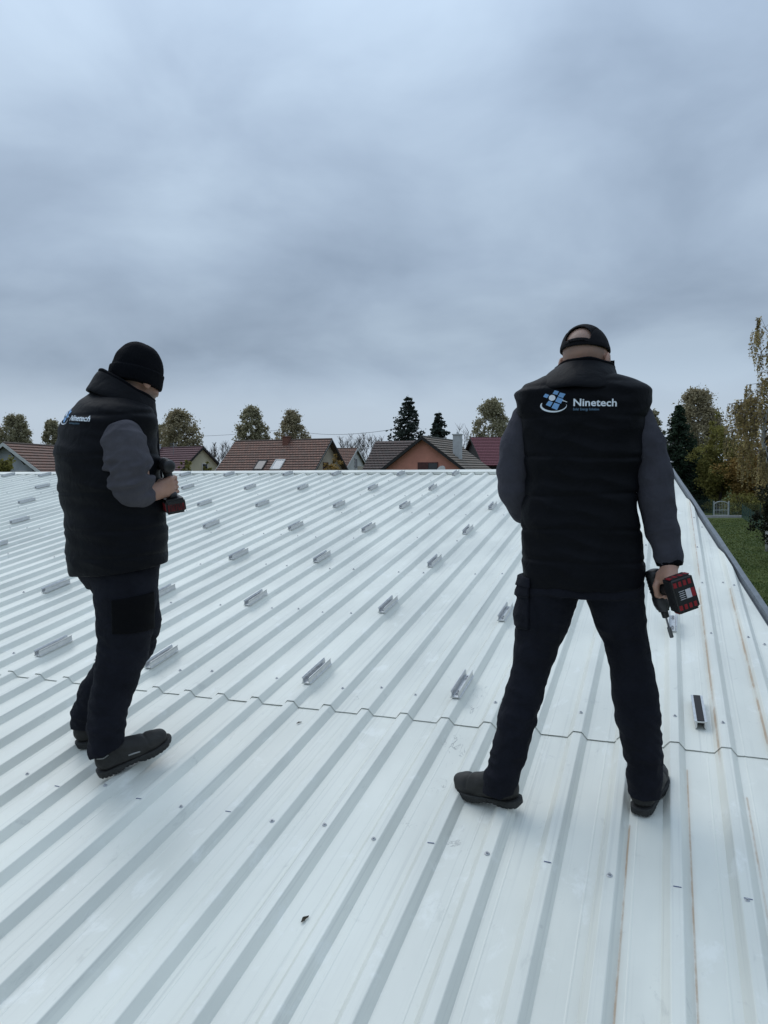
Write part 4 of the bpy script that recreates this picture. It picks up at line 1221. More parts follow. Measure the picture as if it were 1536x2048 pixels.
# ------------------------------------------------------------------ houses
def tile_mat(name, c1, c2, c3, dark=.5, scale=(3.2, 3.0)):
    m = bpy.data.materials.new(name); m.use_nodes = True; nt = m.node_tree; N, L = nt.nodes, nt.links; b = N['Principled BSDF']
    tc = N.new('ShaderNodeTexCoord')
    br = N.new('ShaderNodeTexBrick'); br.inputs['Scale'].default_value = 1.0
    br.inputs['Brick Width'].default_value = .30; br.inputs['Row Height'].default_value = .34; br.inputs['Mortar Size'].default_value = .022
    br.inputs['Color1'].default_value = (*c1, 1); br.inputs['Color2'].default_value = (*c2, 1); br.inputs['Mortar'].default_value = (*[c * dark for c in c3], 1)
    L.new(tc.outputs['UV'], br.inputs['Vector'])
    n = N.new('ShaderNodeTexNoise'); n.inputs['Scale'].default_value = 2.2; n.inputs['Detail'].default_value = 6; n.inputs['Roughness'].default_value = .7
    L.new(tc.outputs['UV'], n.inputs['Vector'])
    mr = N.new('ShaderNodeMapRange'); mr.inputs[1].default_value = .42; mr.inputs[2].default_value = .68; L.new(n.outputs[0], mr.inputs[0])
    mx = N.new('ShaderNodeMix'); mx.data_type = 'RGBA'; L.new(mr.outputs[0], mx.inputs[0]); L.new(br.outputs[0], mx.inputs[6]); mx.inputs[7].default_value = (*c3, 1)
    wn_ = N.new('ShaderNodeTexNoise'); wn_.inputs['Scale'].default_value = 9; L.new(tc.outputs['UV'], wn_.inputs['Vector'])
    mx2 = N.new('ShaderNodeMix'); mx2.data_type = 'RGBA'; mx2.blend_type = 'MULTIPLY'; mx2.inputs[0].default_value = .55
    L.new(mx.outputs[2], mx2.inputs[6]); L.new(wn_.outputs[0], mx2.inputs[7])
    L.new(mx2.outputs[2], b.inputs['Base Color']); b.inputs['Roughness'].default_value = .85
    bp = N.new('ShaderNodeBump'); bp.inputs['Distance'].default_value = .03; bp.inputs['Strength'].default_value = .8
    L.new(br.outputs['Fac'], bp.inputs['Height']); bp.invert = True; L.new(bp.outputs[0], b.inputs['Normal'])
    return m
T_BROWN = tile_mat('brown_red_tiles', (0.390, 0.200, 0.140), (0.280, 0.145, 0.105), (0.220, 0.155, 0.122))
T_DARK = tile_mat('dark_brown_tiles', (0.180, 0.118, 0.100), (0.140, 0.096, 0.082), (0.120, 0.100, 0.088))
T_GREYB = tile_mat('weathered_tan_tiles', (0.330, 0.240, 0.180), (0.240, 0.185, 0.140), (0.210, 0.190, 0.155))
T_BURG = tile_mat('burgundy_metal_tiles', (0.190, 0.085, 0.090), (0.165, 0.075, 0.080), (0.140, 0.070, 0.075), .6)
T_WINE = tile_mat('wine_red_metal_tiles', (0.280, 0.090, 0.110), (0.250, 0.085, 0.100), (0.220, 0.080, 0.092), .6)
W_ORANGE = mat('salmon_render', (0.58, 0.245, 0.175), .9, var=.10, vscale=1.5, bump=.2)
W_CREAM = mat('cream_render', (0.52, 0.465, 0.33), .9, var=.10, vscale=1.5, bump=.2)
W_BEIGE = mat('beige_render', (0.42, 0.365, 0.28), .9, var=.14, vscale=1.5, bump=.2)
W_GREY = mat('grey_render', (0.36, 0.37, 0.38), .9, var=.18, vscale=1.5, bump=.2)
W_WHITE = mat('white_render', (0.60, 0.58, 0.54), .9, var=.10, vscale=1.5, bump=.2)
B_DARK = mat('dark_barge_board', (0.016, 0.013, 0.012), .7, var=.3)
B_WHITE = mat('pale_barge_board', (0.55, 0.54, 0.51), .7, var=.1)
B_BROWN = mat('brown_window_wood', (0.075, 0.022, 0.018), .6, var=.3)
M_GLASS = mat('window_glass', (0.02, 0.024, 0.028), .08, spec=.6)
M_CURT = mat('pale_curtain', (0.30, 0.29, 0.27), .9)
M_BRICK = mat('chimney_brick', (0.165, 0.070, 0.048), .9, var=.3, vscale=9)
M_CHIM = mat('pale_chimney', (0.46, 0.46, 0.45), .8, var=.15, vscale=4)
M_ANT = mat('aerial_metal', (0.25, 0.26, 0.27), .4, .8)

def slab_roof(root, M, x0, x1, y0, y1, zr, pitch, m, course=.33):
    """one slope laid in stepped courses: ridge along y at x0, falling to x1, with real overlaps"""
    L_ = abs(x1 - x0) / math.cos(pitch); n = max(3, int(L_ / course)); sg = 1 if x1 > x0 else -1
    V = []; F = []; UV = []
    for i in range(n):
        s0, s1 = i * L_ / n, (i + 1) * L_ / n + .03
        def P(s, y, h): return (x0 + sg * (s * math.cos(pitch) + h * math.sin(pitch)), y, zr - s * math.sin(pitch) + h * math.cos(pitch))
        k = len(V); V += [P(s0, y0, .012), P(s0, y1, .012), P(s1, y1, .085), P(s1, y0, .085), P(s1, y1, .0), P(s1, y0, .0)]
        UV += [(y0, s0), (y1, s0), (y1, s1), (y0, s1), (y1, s1), (y0, s1)]
        F += [(k, k + 1, k + 2, k + 3), (k + 3, k + 2, k + 4, k + 5)]
    # underside and ends
    k = len(V); V += [(x0, y0, zr - .10), (x0, y1, zr - .10), (x1, y1, zr - .10 - L_ * math.sin(pitch)), (x1, y0, zr - .10 - L_ * math.sin(pitch))]; UV += [(0, 0)] * 4
    F.append((k, k + 3, k + 2, k + 1))
    me = mesh_from('roof', V, F); ul = me.uv_layers.new(name='UVMap')
    for lp in me.loops: ul.data[lp.index].uv = UV[lp.vertex_index]
    return link('roof', me, m, root, M)
def house(name, label, apex, ang, length, half, pitch, wall_m, tile_l, tile_r, barge=B_DARK, over=.45, front=.5):
    """gable house: apex = top of the front gable wall plane (world), ridge runs away at ang (0 = straight away, + = to the right)"""
    y = Vector((math.sin(ang), math.cos(ang), 0)); x = Vector((y.y, -y.x, 0))
    M = frame(Vector((apex.x, apex.y, 0)), x, y, Vector((0, 0, 1))); zr = apex.z
    root = empty(name, M); tag(root, label, 'house')
    he = zr - half * math.tan(pitch)
    w = MB(); w.prism([(-half, -.3), (half, -.3), (half, he - .12), (0, zr - .12), (-half, he - .12)], 0, length)
    w.build('wall', wall_m, root, M)
    e_ = half + over
    for sx, tm in ((-1, tile_l), (1, tile_r)):
        ro = slab_roof(root, M, 0, sx * e_, -front, length + front, zr, pitch, tm)
    rc = MB(); rc.tube([(0, -front, zr + .03), (0, length + front, zr + .03)], .09, 8); rc.build('ridge_tile', tile_r, root, M)
    for yy in (-front - .03, length + front - .01):
        for sx in (-1, 1):
            bb = MB(); dx, dz = sx * e_, -e_ * math.tan(pitch)
            bb.add([(0, yy, zr + .06), (dx, yy, zr + dz + .06), (dx, yy, zr + dz - .20), (0, yy, zr - .20), (0, yy + .04, zr + .06), (dx, yy + .04, zr + dz + .06), (dx, yy + .04, zr + dz - .20), (0, yy + .04, zr - .20)],
                   [(0, 1, 2, 3), (7, 6, 5, 4), (0, 4, 5, 1), (3, 2, 6, 7), (1, 5, 6, 2), (0, 3, 7, 4)])
            bb.build('barge_board', barge, root, M)
    return root, M, zr, he
def gable_window(root, M, x, z, w, h, frame_m, glass=None, mullions=1, front=True, sill=True, y=-.02):
    f = MB(); t = .07
    for cx, cz, a, b in ((x, z + h / 2, w, t), (x, z - h / 2, w, t), (x - w / 2, z, t, h + t), (x + w / 2, z, t, h + t)): f.box((cx, y - .01, cz), (a, .08, b))
    for i in range(mullions): f.box((x - w / 2 + w * (i + 1) / (mullions + 1), y - .012, z), (.06, .07, h))
    fo = f.build('window', frame_m, root, M)
    for i in range(mullions + 1):
        pw = w / (mullions + 1)
        p = MB(); p.box((x - w / 2 + pw * (i + .5), y + .005, z), (pw - .06, .03, h - .06)); p.build('pane', glass or M_GLASS, fo, M)
    if sill: s_ = MB(); s_.box((x, y - .05, z - h / 2 - .06), (w + .2, .16, .05)); s_.build('sill', W_WHITE, fo, M)
def chimney(root, M, x, y, z0, z1, w, d, m, capm=None):
    c = MB(); c.box((x, y, (z0 + z1) / 2), (w, d, z1 - z0)); c.box((x, y, z1 + .03), (w + .12, d + .12, .08)); co = c.build('chimney', m, root, M)
    p = MB(); p.lathe([(.09, z1 + .07), (.09, z1 + .25)], Matrix.Translation((x, y, 0)), 10); p.build('flue', M_CHIM, co, M)

# salmon gable in the middle, with a dark-roofed wing to its left
ap = at_y(847, 874, 60)
h5, M5, zr, he = house('salmon_house', 'salmon pink gable house with dark barge boards and satellite dish behind the ridge', ap, R(19), 9.0, 4.6, R(37), W_ORANGE, T_DARK, T_GREYB)
gable_window(h5, M5, .35, zr - 2.55, 1.55, 1.15, B_BROWN, M_GLASS, 1)
p = MB(); p.box((-.02, -.07, zr - 2.55), (.80, .03, 1.12)); p.build('shutter', B_BROWN, h5, M5)
wm = M5 @ Matrix.Translation((0, 2.2, 0)) @ Matrix.Rotation(R(90), 4, 'Z')
w = MB(); w.prism([(-3.6, -.3), (4.0, -.3), (4.0, zr - 3.2), (0.2, zr - .45), (-3.6, zr - 3.2)], 0.5, 4.2); 
ly = Vector((-1, 0, 0))
wing = MB(); wing.box((-4.2, 4.4, (zr - 2.2) / 2), (3.4, 6.4, zr - 2.2)); wing.build('wing_wall', W_BEIGE, h5, M5)
def wing_roof():
    # ridge parallel to the front, at y = 4.2, running left from the main roof
    Mw = M5 @ Matrix.Translation((0, 4.0, 0)) @ Matrix.Rotation(R(90), 4, 'Z')     # local y -> left, local x -> away
    for x1 in (-4.0, 4.0): slab_roof(h5, Mw, 0, x1, 0.4, 5.3, zr - .12, R(36), T_DARK)
wing_roof()
chimney(h5, M5, 2.05, 2.6, zr - 2.0, zr + .22, .62, .62, M_CHIM)
ds = MB(); dish_c = Vector((1.55, -.45, zr - 2.62))
Md = M5 @ Matrix.Translation(dish_c) @ Matrix.Rotation(R(60), 4, 'X') @ Matrix.Rotation(R(-20), 4, 'Y')
ds.lathe([(.02, .0), (.2, .02), (.34, .075), (.40, .12), (.395, .125), (.33, .085), (.19, .03), (.01, .012)], Matrix.Identity(4), 24)
do = ds.build('satellite_dish', W_WHITE, h5, Md, True)
am = MB(); am.tube([(0, -.38, .1), (0, -.15, .42)], .015, 6); am.tube([(0, 0, 0), (0, .1, -.5)], .025, 6); am.box((0, -.14, .44), (.06, .06, .1)); am.build('dish_arm', M_ANT, do, Md)

# big brown tile roof left of it, gable turned to the right
ap = at_y(654, 879, 70)
h3, M3, zr, he = house('brown_roof_house', 'house with broad brown-red tiled roof, two skylights and brick chimney', ap, R(-66), 9.3, 4.4, R(41), W_BEIGE, T_BROWN, T_BROWN, barge=B_DARK)
gable_window(h3, M3, -.35, zr - 2.55, .85, .95, B_BROWN, M_GLASS, 1)
n3 = Vector((-math.sin(R(41)), 0, math.cos(R(41))))       # left slope faces us
pl0 = M3 @ Vector((0, 0, zr + .05)); pln = (M3.to_3x3() @ n3).normalized()
for px, py, mm_ in ((521, 931, M_GLASS), (556, 930, None)):
    c = at_plane(px, py, pl0, pln); q = M3.inverted() @ c
    Ms = M3 @ frame(q, Vector((-math.cos(R(41)), 0, -math.sin(R(41)))), Vector((0, -1, 0)), n3)
    f = MB()
    for cx, cy, a, b in ((-.62, 0, .1, 1.0), (.62, 0, .1, 1.0), (0, -.46, 1.3, .1), (0, .46, 1.3, .1)): f.box((cx, cy, .05), (a, b, .12))
    fo = f.build('skylight', B_DARK if mm_ else B_WHITE, h3, Ms)
    pz = MB(); pz.box((0, 0, .06), (1.16, .84, .04)); pz.build('pane', M_GLASS if mm_ else mat('painted_sky_glass', (.25, .28, .3), .06, spec=.8), fo, Ms)  # second pane: sky reflection painted in as a paler base colour
c = at_plane(573, 886, pl0, pln); q = M3.inverted() @ c
chimney(h3, M3, q.x, q.y, q.z - .5, zr + .28, .55, .55, M_BRICK)
vb = MB(); 
for yy in (-.56, ): vb.add([(0.02, yy, zr + .07), (-4.9, yy, zr + .07 - 4.9 * math.tan(R(41))), (-4.9, yy, zr - .02 - 4.9 * math.tan(R(41))), (.02, yy, zr - .04)], [(0, 1, 2, 3), (3, 2, 1, 0)])
o = vb.build('verge_strip', B_WHITE, h3, M3); o.modifiers.new('t', 'SOLIDIFY').thickness = .03
vb = MB(); yy = 9.3 + .56; vb.add([(0.02, yy, zr + .07), (-4.9, yy, zr + .07 - 4.9 * math.tan(R(41))), (-4.9, yy, zr - .02 - 4.9 * math.tan(R(41))), (.02, yy, zr - .04)], [(0, 1, 2, 3)])
o = vb.build('verge_strip', B_WHITE, h3, M3); o.modifiers.new('t', 'SOLIDIFY').thickness = .03

# burgundy roof, cream gable
ap = at_y(403, 894, 76)
h2_, M2, zr, he = house('cream_house', 'cream gable house with burgundy metal roof beside the beanie man', ap, R(-52), 7.5, 3.6, R(40), W_CREAM, T_BURG, T_BURG, barge=B_DARK, over=.3, front=.3)
gable_window(h2_, M2, .35, zr - 2.1, .65, .95, W_WHITE, M_GLASS, 0)
gable_window(h2_, M2, -1.6, zr - 2.5, .7, .6, W_WHITE, M_GLASS, 0)
chimney(h2_, M2, -.3, 6.6, zr - .7, zr + .35, .5, .5, M_CHIM)
at_ = MB(); at_.tube([(-.9, 3.2, zr - .8), (-.9, 3.2, zr + .5)], .02, 6)
for i in range(3): at_.tube([(-1.3, 3.2, zr + .1 + i * .15), (-.5, 3.2, zr + .1 + i * .15)], .012, 5)
at_.build('aerial', M_ANT, h2_, M2)

# grey gable at the left edge
ap = at_y(13, 887, 55)
h1_, M1, zr, he = house('grey_gable_house', 'grey gable house with mossy brown tile roof at the left edge', ap, R(2), 9.5, 4.4, R(38), W_GREY, T_BROWN, T_BROWN, barge=B_WHITE)
gable_window(h1_, M1, 1.0, zr - 2.35, .75, .8, W_WHITE, M_CURT, 1)
gable_window(h1_, M1, 1.95, zr - 2.35, .55, .7, B_DARK, M_GLASS, 0)
br_ = MB()
for i in range(4): 
    xx = .5 + i * .75
    br_.tube([(xx, -.5, zr - xx * math.tan(R(38)) - .22), (xx, .0, zr - xx * math.tan(R(38)) - .5)], .04, 5)
br_.build('eave_bracket', B_DARK, h1_, M1)

# small white house between the two big roofs
ap = at_y(711, 897, 98)
h4_, M4, zr, he = house('white_house', 'small white house with red-brown roof seen between the two big roofs', ap, R(-68), 5.0, 3.2, R(36), W_WHITE, T_BROWN, T_BROWN, barge=B_WHITE, over=.3, front=.3)
gable_window(h4_, M4, 0, zr - 1.9, .8, 1.3, B_WHITE, M_GLASS, 0)
# wine red roof behind the right-hand man's arm
ap = at_y(945, 876, 92)
h6_, M6, zr, he = house('wine_roof_house', 'low house with plain wine red metal roof behind the right-hand man', ap, R(80), 11.0, 4.6, R(33), B_DARK, T_WINE, T_WINE, barge=B_DARK, over=.4, front=.3)

# ------------------------------------------------------------------ trees
def leaf_mat(name, c, tint, var=.5, sub=.35):
    m = mat(name, c, .8, spec=.2, var=var, vscale=2.4, tint=tint)
    nt = m.node_tree; N, L = nt.nodes, nt.links; b = N['Principled BSDF']; out = [n for n in N if n.type == 'OUTPUT_MATERIAL'][0]
    tr = N.new('ShaderNodeBsdfTranslucent'); mx = N.new('ShaderNodeMixShader'); mx.inputs[0].default_value = sub
    src = b.inputs['Base Color'].links[0].from_socket; L.new(src, tr.inputs[0])
    L.new(b.outputs[0], mx.inputs[1]); L.new(tr.outputs[0], mx.inputs[2]); L.new(mx.outputs[0], out.inputs[0])
    return m
L_LIME = leaf_mat('autumn_lime_leaves', (0.250, 0.232, 0.150), (0.340, 0.305, 0.190))
L_LIME2 = leaf_mat('brown_green_leaves', (0.265, 0.230, 0.148), (0.350, 0.295, 0.182))
L_SPRUCE = leaf_mat('spruce_needles', (0.030, 0.042, 0.036), (0.048, 0.062, 0.050), .5)
L_CYP = leaf_mat('dark_cypress', (0.020, 0.036, 0.024), (0.034, 0.054, 0.030), .5)
L_BIRCH = leaf_mat('yellow_birch_leaves', (0.32, 0.25, 0.11), (0.43, 0.34, 0.16), .5)
L_ORANGE = leaf_mat('orange_autumn_leaves', (0.235, 0.150, 0.052), (0.33, 0.215, 0.070), .5)
L_YGREEN = leaf_mat('yellow_green_leaves', (0.150, 0.150, 0.045), (0.230, 0.205, 0.060), .5)
L_DKHEDGE = leaf_mat('dark_hedge_leaves', (0.012, 0.015, 0.010), (0.024, 0.026, 0.014), .5)
M_BARK = mat('tree_bark', (0.075, 0.065, 0.055), .95, var=.4, vscale=5)
M_TWIG = mat('bare_twigs', (0.115, 0.100, 0.090), .95, var=.3, vscale=3)
M_WBARK = mat('birch_bark', (0.42, 0.41, 0.38), .85, var=.5, vscale=4)

def leaf_mesh(P, size, r, flat=.6, drop=0.0):
    """leaf-sized faces: P (n,3) positions; each a bent two-triangle blade"""
    n = len(P); a = r.normal(size=(n, 3)); a[:, 2] *= flat; a[:, 2] -= drop; a /= np.linalg.norm(a, axis=1)[:, None]
    b = r.normal(size=(n, 3)); b -= a * (a * b).sum(1)[:, None]; b /= np.linalg.norm(b, axis=1)[:, None]
    s = (size * r.uniform(.6, 1.35, n))[:, None]; w = s * .36
    V = np.stack([P - a * s * .5, P + b * w, P + a * s * .5, P - b * w], 1).reshape(-1, 3)
    Q = np.arange(4 * n).reshape(n, 4)
    me = bpy.data.meshes.new('crown')
    me.vertices.add(4 * n); me.vertices.foreach_set('co', V.astype(np.float32).ravel())
    me.loops.add(4 * n); me.loops.foreach_set('vertex_index', Q.astype(np.int32).ravel())
    me.polygons.add(n); me.polygons.foreach_set('loop_start', np.arange(0, 4 * n, 4, dtype=np.int32)); me.update(calc_edges=True)
    return me
def limbs(mb, r, base, top, h, spread, n, rad, lean=.0):
    pts = [Vector((0, 0, 0))]
    for i in range(1, 8): pts.append(Vector((r.normal() * .02 * h * i / 7 + lean * h * (i / 7) ** 2, r.normal() * .02 * h * i / 7, h * i / 7 * top)))
    mb.tube(pts, [rad * (1 - .85 * i / 7) for i in range(8)], 8)
    tips = []
    for i in range(n):
        t = base + (top * .97 - base) * i / max(1, n - 1); k = min(6, int(t / top * 7)); p = pts[k].lerp(pts[k + 1], t / top * 7 - k)
        a = i * 2.4 + r.uniform(-.4, .4); l = spread * (1 - .55 * abs((t - base) / (top - base) - .25)) * r.uniform(.75, 1.1)
        q = p + Vector((math.cos(a) * l * .55, math.sin(a) * l * .55, l * .35)); e_ = p + Vector((math.cos(a) * l, math.sin(a) * l, l * .75))
        rr = rad * (1 - .85 * t) * .45; mb.tube([p, q, e_], [rr, rr * .6, rr * .2], 5); tips.append(e_)
    return tips
def broad_tree(px_top, py_top, Y, width_px, label, m, base_frac=.12, n_cl=230, per=70, leaf=.36, seed=1, name='broadleaf_tree', shape=1.0, group=None, lobes=True):
    r = np.random.default_rng(seed); top = at_y(px_top, py_top, Y); h = top.z; wd = width_px / F_PX * Y / 2
    M = Matrix.Translation((top.x, top.y, 0)); root = empty(name, M); tag(root, label, 'tree', group)
    mb = MB(); limbs(mb, r, .14, .96, h, wd * .95, 16, h * .018); mb.build('trunk', M_BARK, root, M, True)
    zb = h * base_frac; cz = zb + (h - zb) * .45
    # clumps fill an uneven round-topped crown; lobes and gaps come from a wavy envelope
    P = []; ph = r.uniform(0, 6.28, 6)
    for k in range(n_cl):
        t = r.uniform(.02, 1) ** 1.05; aa = r.uniform(0, 6.28)
        prof = (t / .38) ** .43 if t < .38 else 1 - .30 * ((t - .38) / .62) ** 1.5
        lob = 1 + .13 * math.sin(3 * aa + ph[0] + 4 * t) + .10 * math.sin(5 * aa + ph[1] - 9 * t) + .08 * math.sin(11 * t + ph[2])
        rr = wd * .90 * prof * lob * r.uniform(.12, 1) ** .5
        top_ = h * (1 - .05 * (.5 + .5 * math.sin(3 * aa + ph[3])) * min(1, rr / wd * 2))
        cs = wd * r.uniform(.07, .13)
        c = np.array([math.cos(aa) * rr, math.sin(aa) * rr, zb + (top_ - zb) * (1 - t) - cs])
        P.append(c + r.normal(size=(per, 3)) * np.array([cs, cs, cs * .9]))
    P = np.concatenate(P); P = P[P[:, 2] < h * 1.01]
    link('crown', leaf_mesh(P, leaf, r), m, root, M)
    return root
bg = 'autumn trees in the row behind the houses'
broad_tree(30, 826, 150, 74, 'rounded autumn tree above the grey gable house at far left', L_LIME, seed=1, group=bg)
broad_tree(-12, 842, 152, 50, 'autumn tree cut by the left edge of the photo', L_LIME2, seed=2, group=bg)
broad_tree(104, 836, 155, 52, "autumn tree just left of the beanie man's back", L_LIME, seed=3, group=bg)
broad_tree(358, 818, 140, 92, "broad autumn tree right of the beanie man's shoulder", L_LIME2, seed=4, n_cl=280, group=bg)
broad_tree(322, 846, 146, 44, "narrow autumn tree against the beanie man's chest", L_LIME, seed=5, n_cl=120, group=bg)
broad_tree(502, 810, 145, 74, 'tall autumn tree behind the left half of the broad brown roof', L_LIME, seed=6, n_cl=230, group=bg)
broad_tree(585, 819, 148, 76, 'autumn tree above the brick chimney of the brown roof', L_LIME2, seed=7, n_cl=230, group=bg)
broad_tree(984, 795, 140, 84, "large autumn tree left of the capped man's shoulder", L_LIME, seed=8, n_cl=250, group=bg)
broad_tree(1306, 818, 120, 48, "autumn tree just right of the capped man's shoulder", L_LIME, seed=9, n_cl=150, group=bg)
broad_tree(1396, 772, 112, 106, 'tallest autumn tree rising behind the dark conifers on the right', L_LIME2, seed=10, n_cl=380, per=75, leaf=.30, group=bg)

def spruce(px, py, Y, width_px, label, m, seed, name='spruce_tree', dens=1.0, h_bot=.08, group=None):
    r = np.random.default_rng(seed); top = at_y(px, py, Y); h = top.z; wd = width_px / F_PX * Y / 2
    M = Matrix.Translation((top.x, top.y, 0)); root = empty(name, M); tag(root, label, 'tree', group)
    mb = MB(); mb.tube([(0, 0, 0), (0, 0, h * .5), (0, 0, h)], [h * .016, h * .010, .01], 8)
    P = []; n_w = int(26 * dens)
    for i in range(n_w):
        t = h_bot + (1 - h_bot) * (i / n_w) ** .9; rr = wd * (1 - t) ** .72 * 1.12 + .06
        for j in range(8):
            a = r.uniform(0, 6.28); l = rr * r.uniform(.6, 1.15); z0 = h * t
            e_ = Vector((math.cos(a) * l, math.sin(a) * l, z0 - l * .22)); s_ = Vector((0, 0, z0))
            mid_ = s_.lerp(e_, .6) + Vector((0, 0, l * .08)); mb.tube([s_, mid_, e_], [.03, .02, .006], 4, False)
            q = int(44 * (l / wd) + 10)
            tt = r.uniform(.12, 1.03, q)
            base = np.array([list(s_.lerp(e_, x)) for x in tt]); base[:, 2] += l * .10 * np.sin(PI * np.clip(tt, 0, 1))
            base += r.normal(size=(q, 3)) * np.array([.09, .09, .05]) * (.5 + l)
            base[:, 2] -= r.uniform(0, .22, q) * (.3 + l * .5)
            P.append(base)
    mb.build('trunk', M_BARK, root, M)
    link('crown', leaf_mesh(np.concatenate(P), .34, r, .35, .25), m, root, M)
spruce(816, 789, 84, 150, 'tall dark spruce behind the salmon house', L_SPRUCE, 21)
spruce(878, 821, 82, 112, 'shorter dark spruce beside the pale chimney', L_SPRUCE, 22)
spruce(1358, 808, 90, 118, "dark conifer at the roof corner right of the capped man", L_CYP, 23, 'conifer_tree', 1.7, .0)
spruce(1388, 880, 92, 90, 'low dark blue-green conifer between the tall conifer and the bush', L_CYP, 24, 'conifer_tree', 1.5, .0)

def bare_tree(px, py, Y, wpx, label, seed, n=420):
    r = np.random.default_rng(seed); top = at_y(px, py, Y); h = top.z; wd = wpx / F_PX * Y / 2
    M = Matrix.Translation((top.x, top.y, 0)); root = empty('bare_tree', M); tag(root, label, 'tree', 'leafless trees behind the houses')
    mb = MB(); tips = limbs(mb, r, .18, .9, h, wd, 18, h * .012); mb.build('trunk', M_TWIG, root, M)
    tw = MB()
    for i in range(n):
        b = tips[r.integers(len(tips))] * r.uniform(.85, 1.0); a = r.uniform(0, 6.28); l = r.uniform(.12, .24) * h * .55
        d = Vector((math.cos(a) * .5, math.sin(a) * .5, r.uniform(.5, 1.2))).normalized()
        e_ = b + d * l; e_.z = min(e_.z, h); tw.tube([b, b.lerp(e_, .5) + Vector(r.normal(size=3)) * .08, e_], [.035, .025, .012], 3, False)
    tw.build('twigs', M_TWIG, root, M)
for i, (px, py, w, nm) in enumerate(((690, 872, 26, 'first'), (712, 866, 30, 'second'), (736, 864, 28, 'third'), (757, 868, 24, 'fourth'))):
    bare_tree(px, py, 175, w * 1.3, 'grey leafless tree, %s from the left, between the brown roof and the spruce' % nm, 30 + i)
bare_tree(928, 845, 120, 34, 'pale leafless tree right of the pale chimney', 36, 120)
bare_tree(437, 884, 170, 34, 'grey leafless tree left of the broad brown roof', 37)
bare_tree(458, 880, 172, 30, 'grey leafless tree touching the left slope of the broad brown roof', 38)
bare_tree(418, 890, 168, 24, 'grey leafless tree above the cream gable house', 39)

def bush(px_l, px_r, py_top, py_bot, Y, label, m, seed, n_cl=110, per=60, leaf=.16, name='bush', cat='bush'):
    r = np.random.default_rng(seed); a = at_y(px_l, py_bot, Y); b = at_y(px_r, py_top, Y); c = (a + b) / 2; w = (b.x - a.x) / 2; z0 = max(0, a.z); z1 = b.z
    M = Matrix.Translation((c.x, Y, 0)); root = empty(name, M); tag(root, label, cat)
    mb = MB(); P = []
    for i in range(7):
        aa = r.uniform(0, 6.28); mb.tube([(0, 0, 0), (math.cos(aa) * w * .3, math.sin(aa) * w * .3, z1 * .45), (math.cos(aa) * w * .6, math.sin(aa) * w * .6, z1 * .85)], [.09, .06, .02], 6)
    mb.build('trunk', M_BARK, root, M)
    for i in range(n_cl):
        d = r.normal(size=3); d /= np.linalg.norm(d); q = r.uniform(.1, 1) ** .4
        q *= 1 + .20 * math.sin(4 * d[0] + 5 * d[2] + seed) + .16 * math.sin(7 * d[2] - 5 * d[0] + 2 * seed) + .10 * r.normal()
        q *= (.75 + .25 * abs(d[2]))
        cc = np.array([d[0] * w * q * 1.05, d[1] * w * q, (z0 + z1) / 2 + d[2] * (z1 - z0) / 2 * q * 1.0])
        P.append(cc + r.normal(size=(per, 3)) * w * r.uniform(.05, .13))
    link('crown', leaf_mesh(np.concatenate(P), leaf, r), m, root, M)
bush(1388, 1486, 858, 1018, 86, 'yellow-green bushy tree right of the roof corner', L_YGREEN, 41, 260, 70, .25, 'leafy_tree', 'tree')
bush(1448, 1580, 880, 1025, 83, 'orange-brown autumn tree below the weeping birch', L_ORANGE, 42, 300, 70, .24, 'leafy_tree', 'tree')
bush(1340, 1410, 915, 1015, 94, 'dark hedge mass behind the roof corner', L_DKHEDGE, 43, 120, 50, .2, 'hedge', 'hedge')
bush(1512, 1620, 972, 1085, 38, 'dark shrub at the right edge above the lawn', L_DKHEDGE, 44, 140, 60, .14, 'shrub', 'shrub')
bush(640, 690, 915, 975, 52, "rust-orange shrub in front of the broad brown roof's gable", L_ORANGE, 45, 45, 40, .13, 'shrub', 'shrub')
bush(-20, 28, 915, 965, 42, 'yellow-green shrub in front of the grey gable at the left edge', L_YGREEN, 46, 45, 40, .13, 'shrub', 'shrub')
bush(358, 384, 920, 965, 60, 'olive shrub in front of the burgundy roof', L_YGREEN, 47, 40, 40, .13, 'shrub', 'shrub')
bush(404, 424, 928, 965, 60, 'small olive shrub under the cream gable window', L_YGREEN, 48, 25, 40, .13, 'shrub', 'shrub')
bush(1440, 1536, 985, 1035, 80, 'brown-green hedge behind the white arched gate', L_YGREEN, 49, 90, 50, .16, 'hedge', 'hedge')

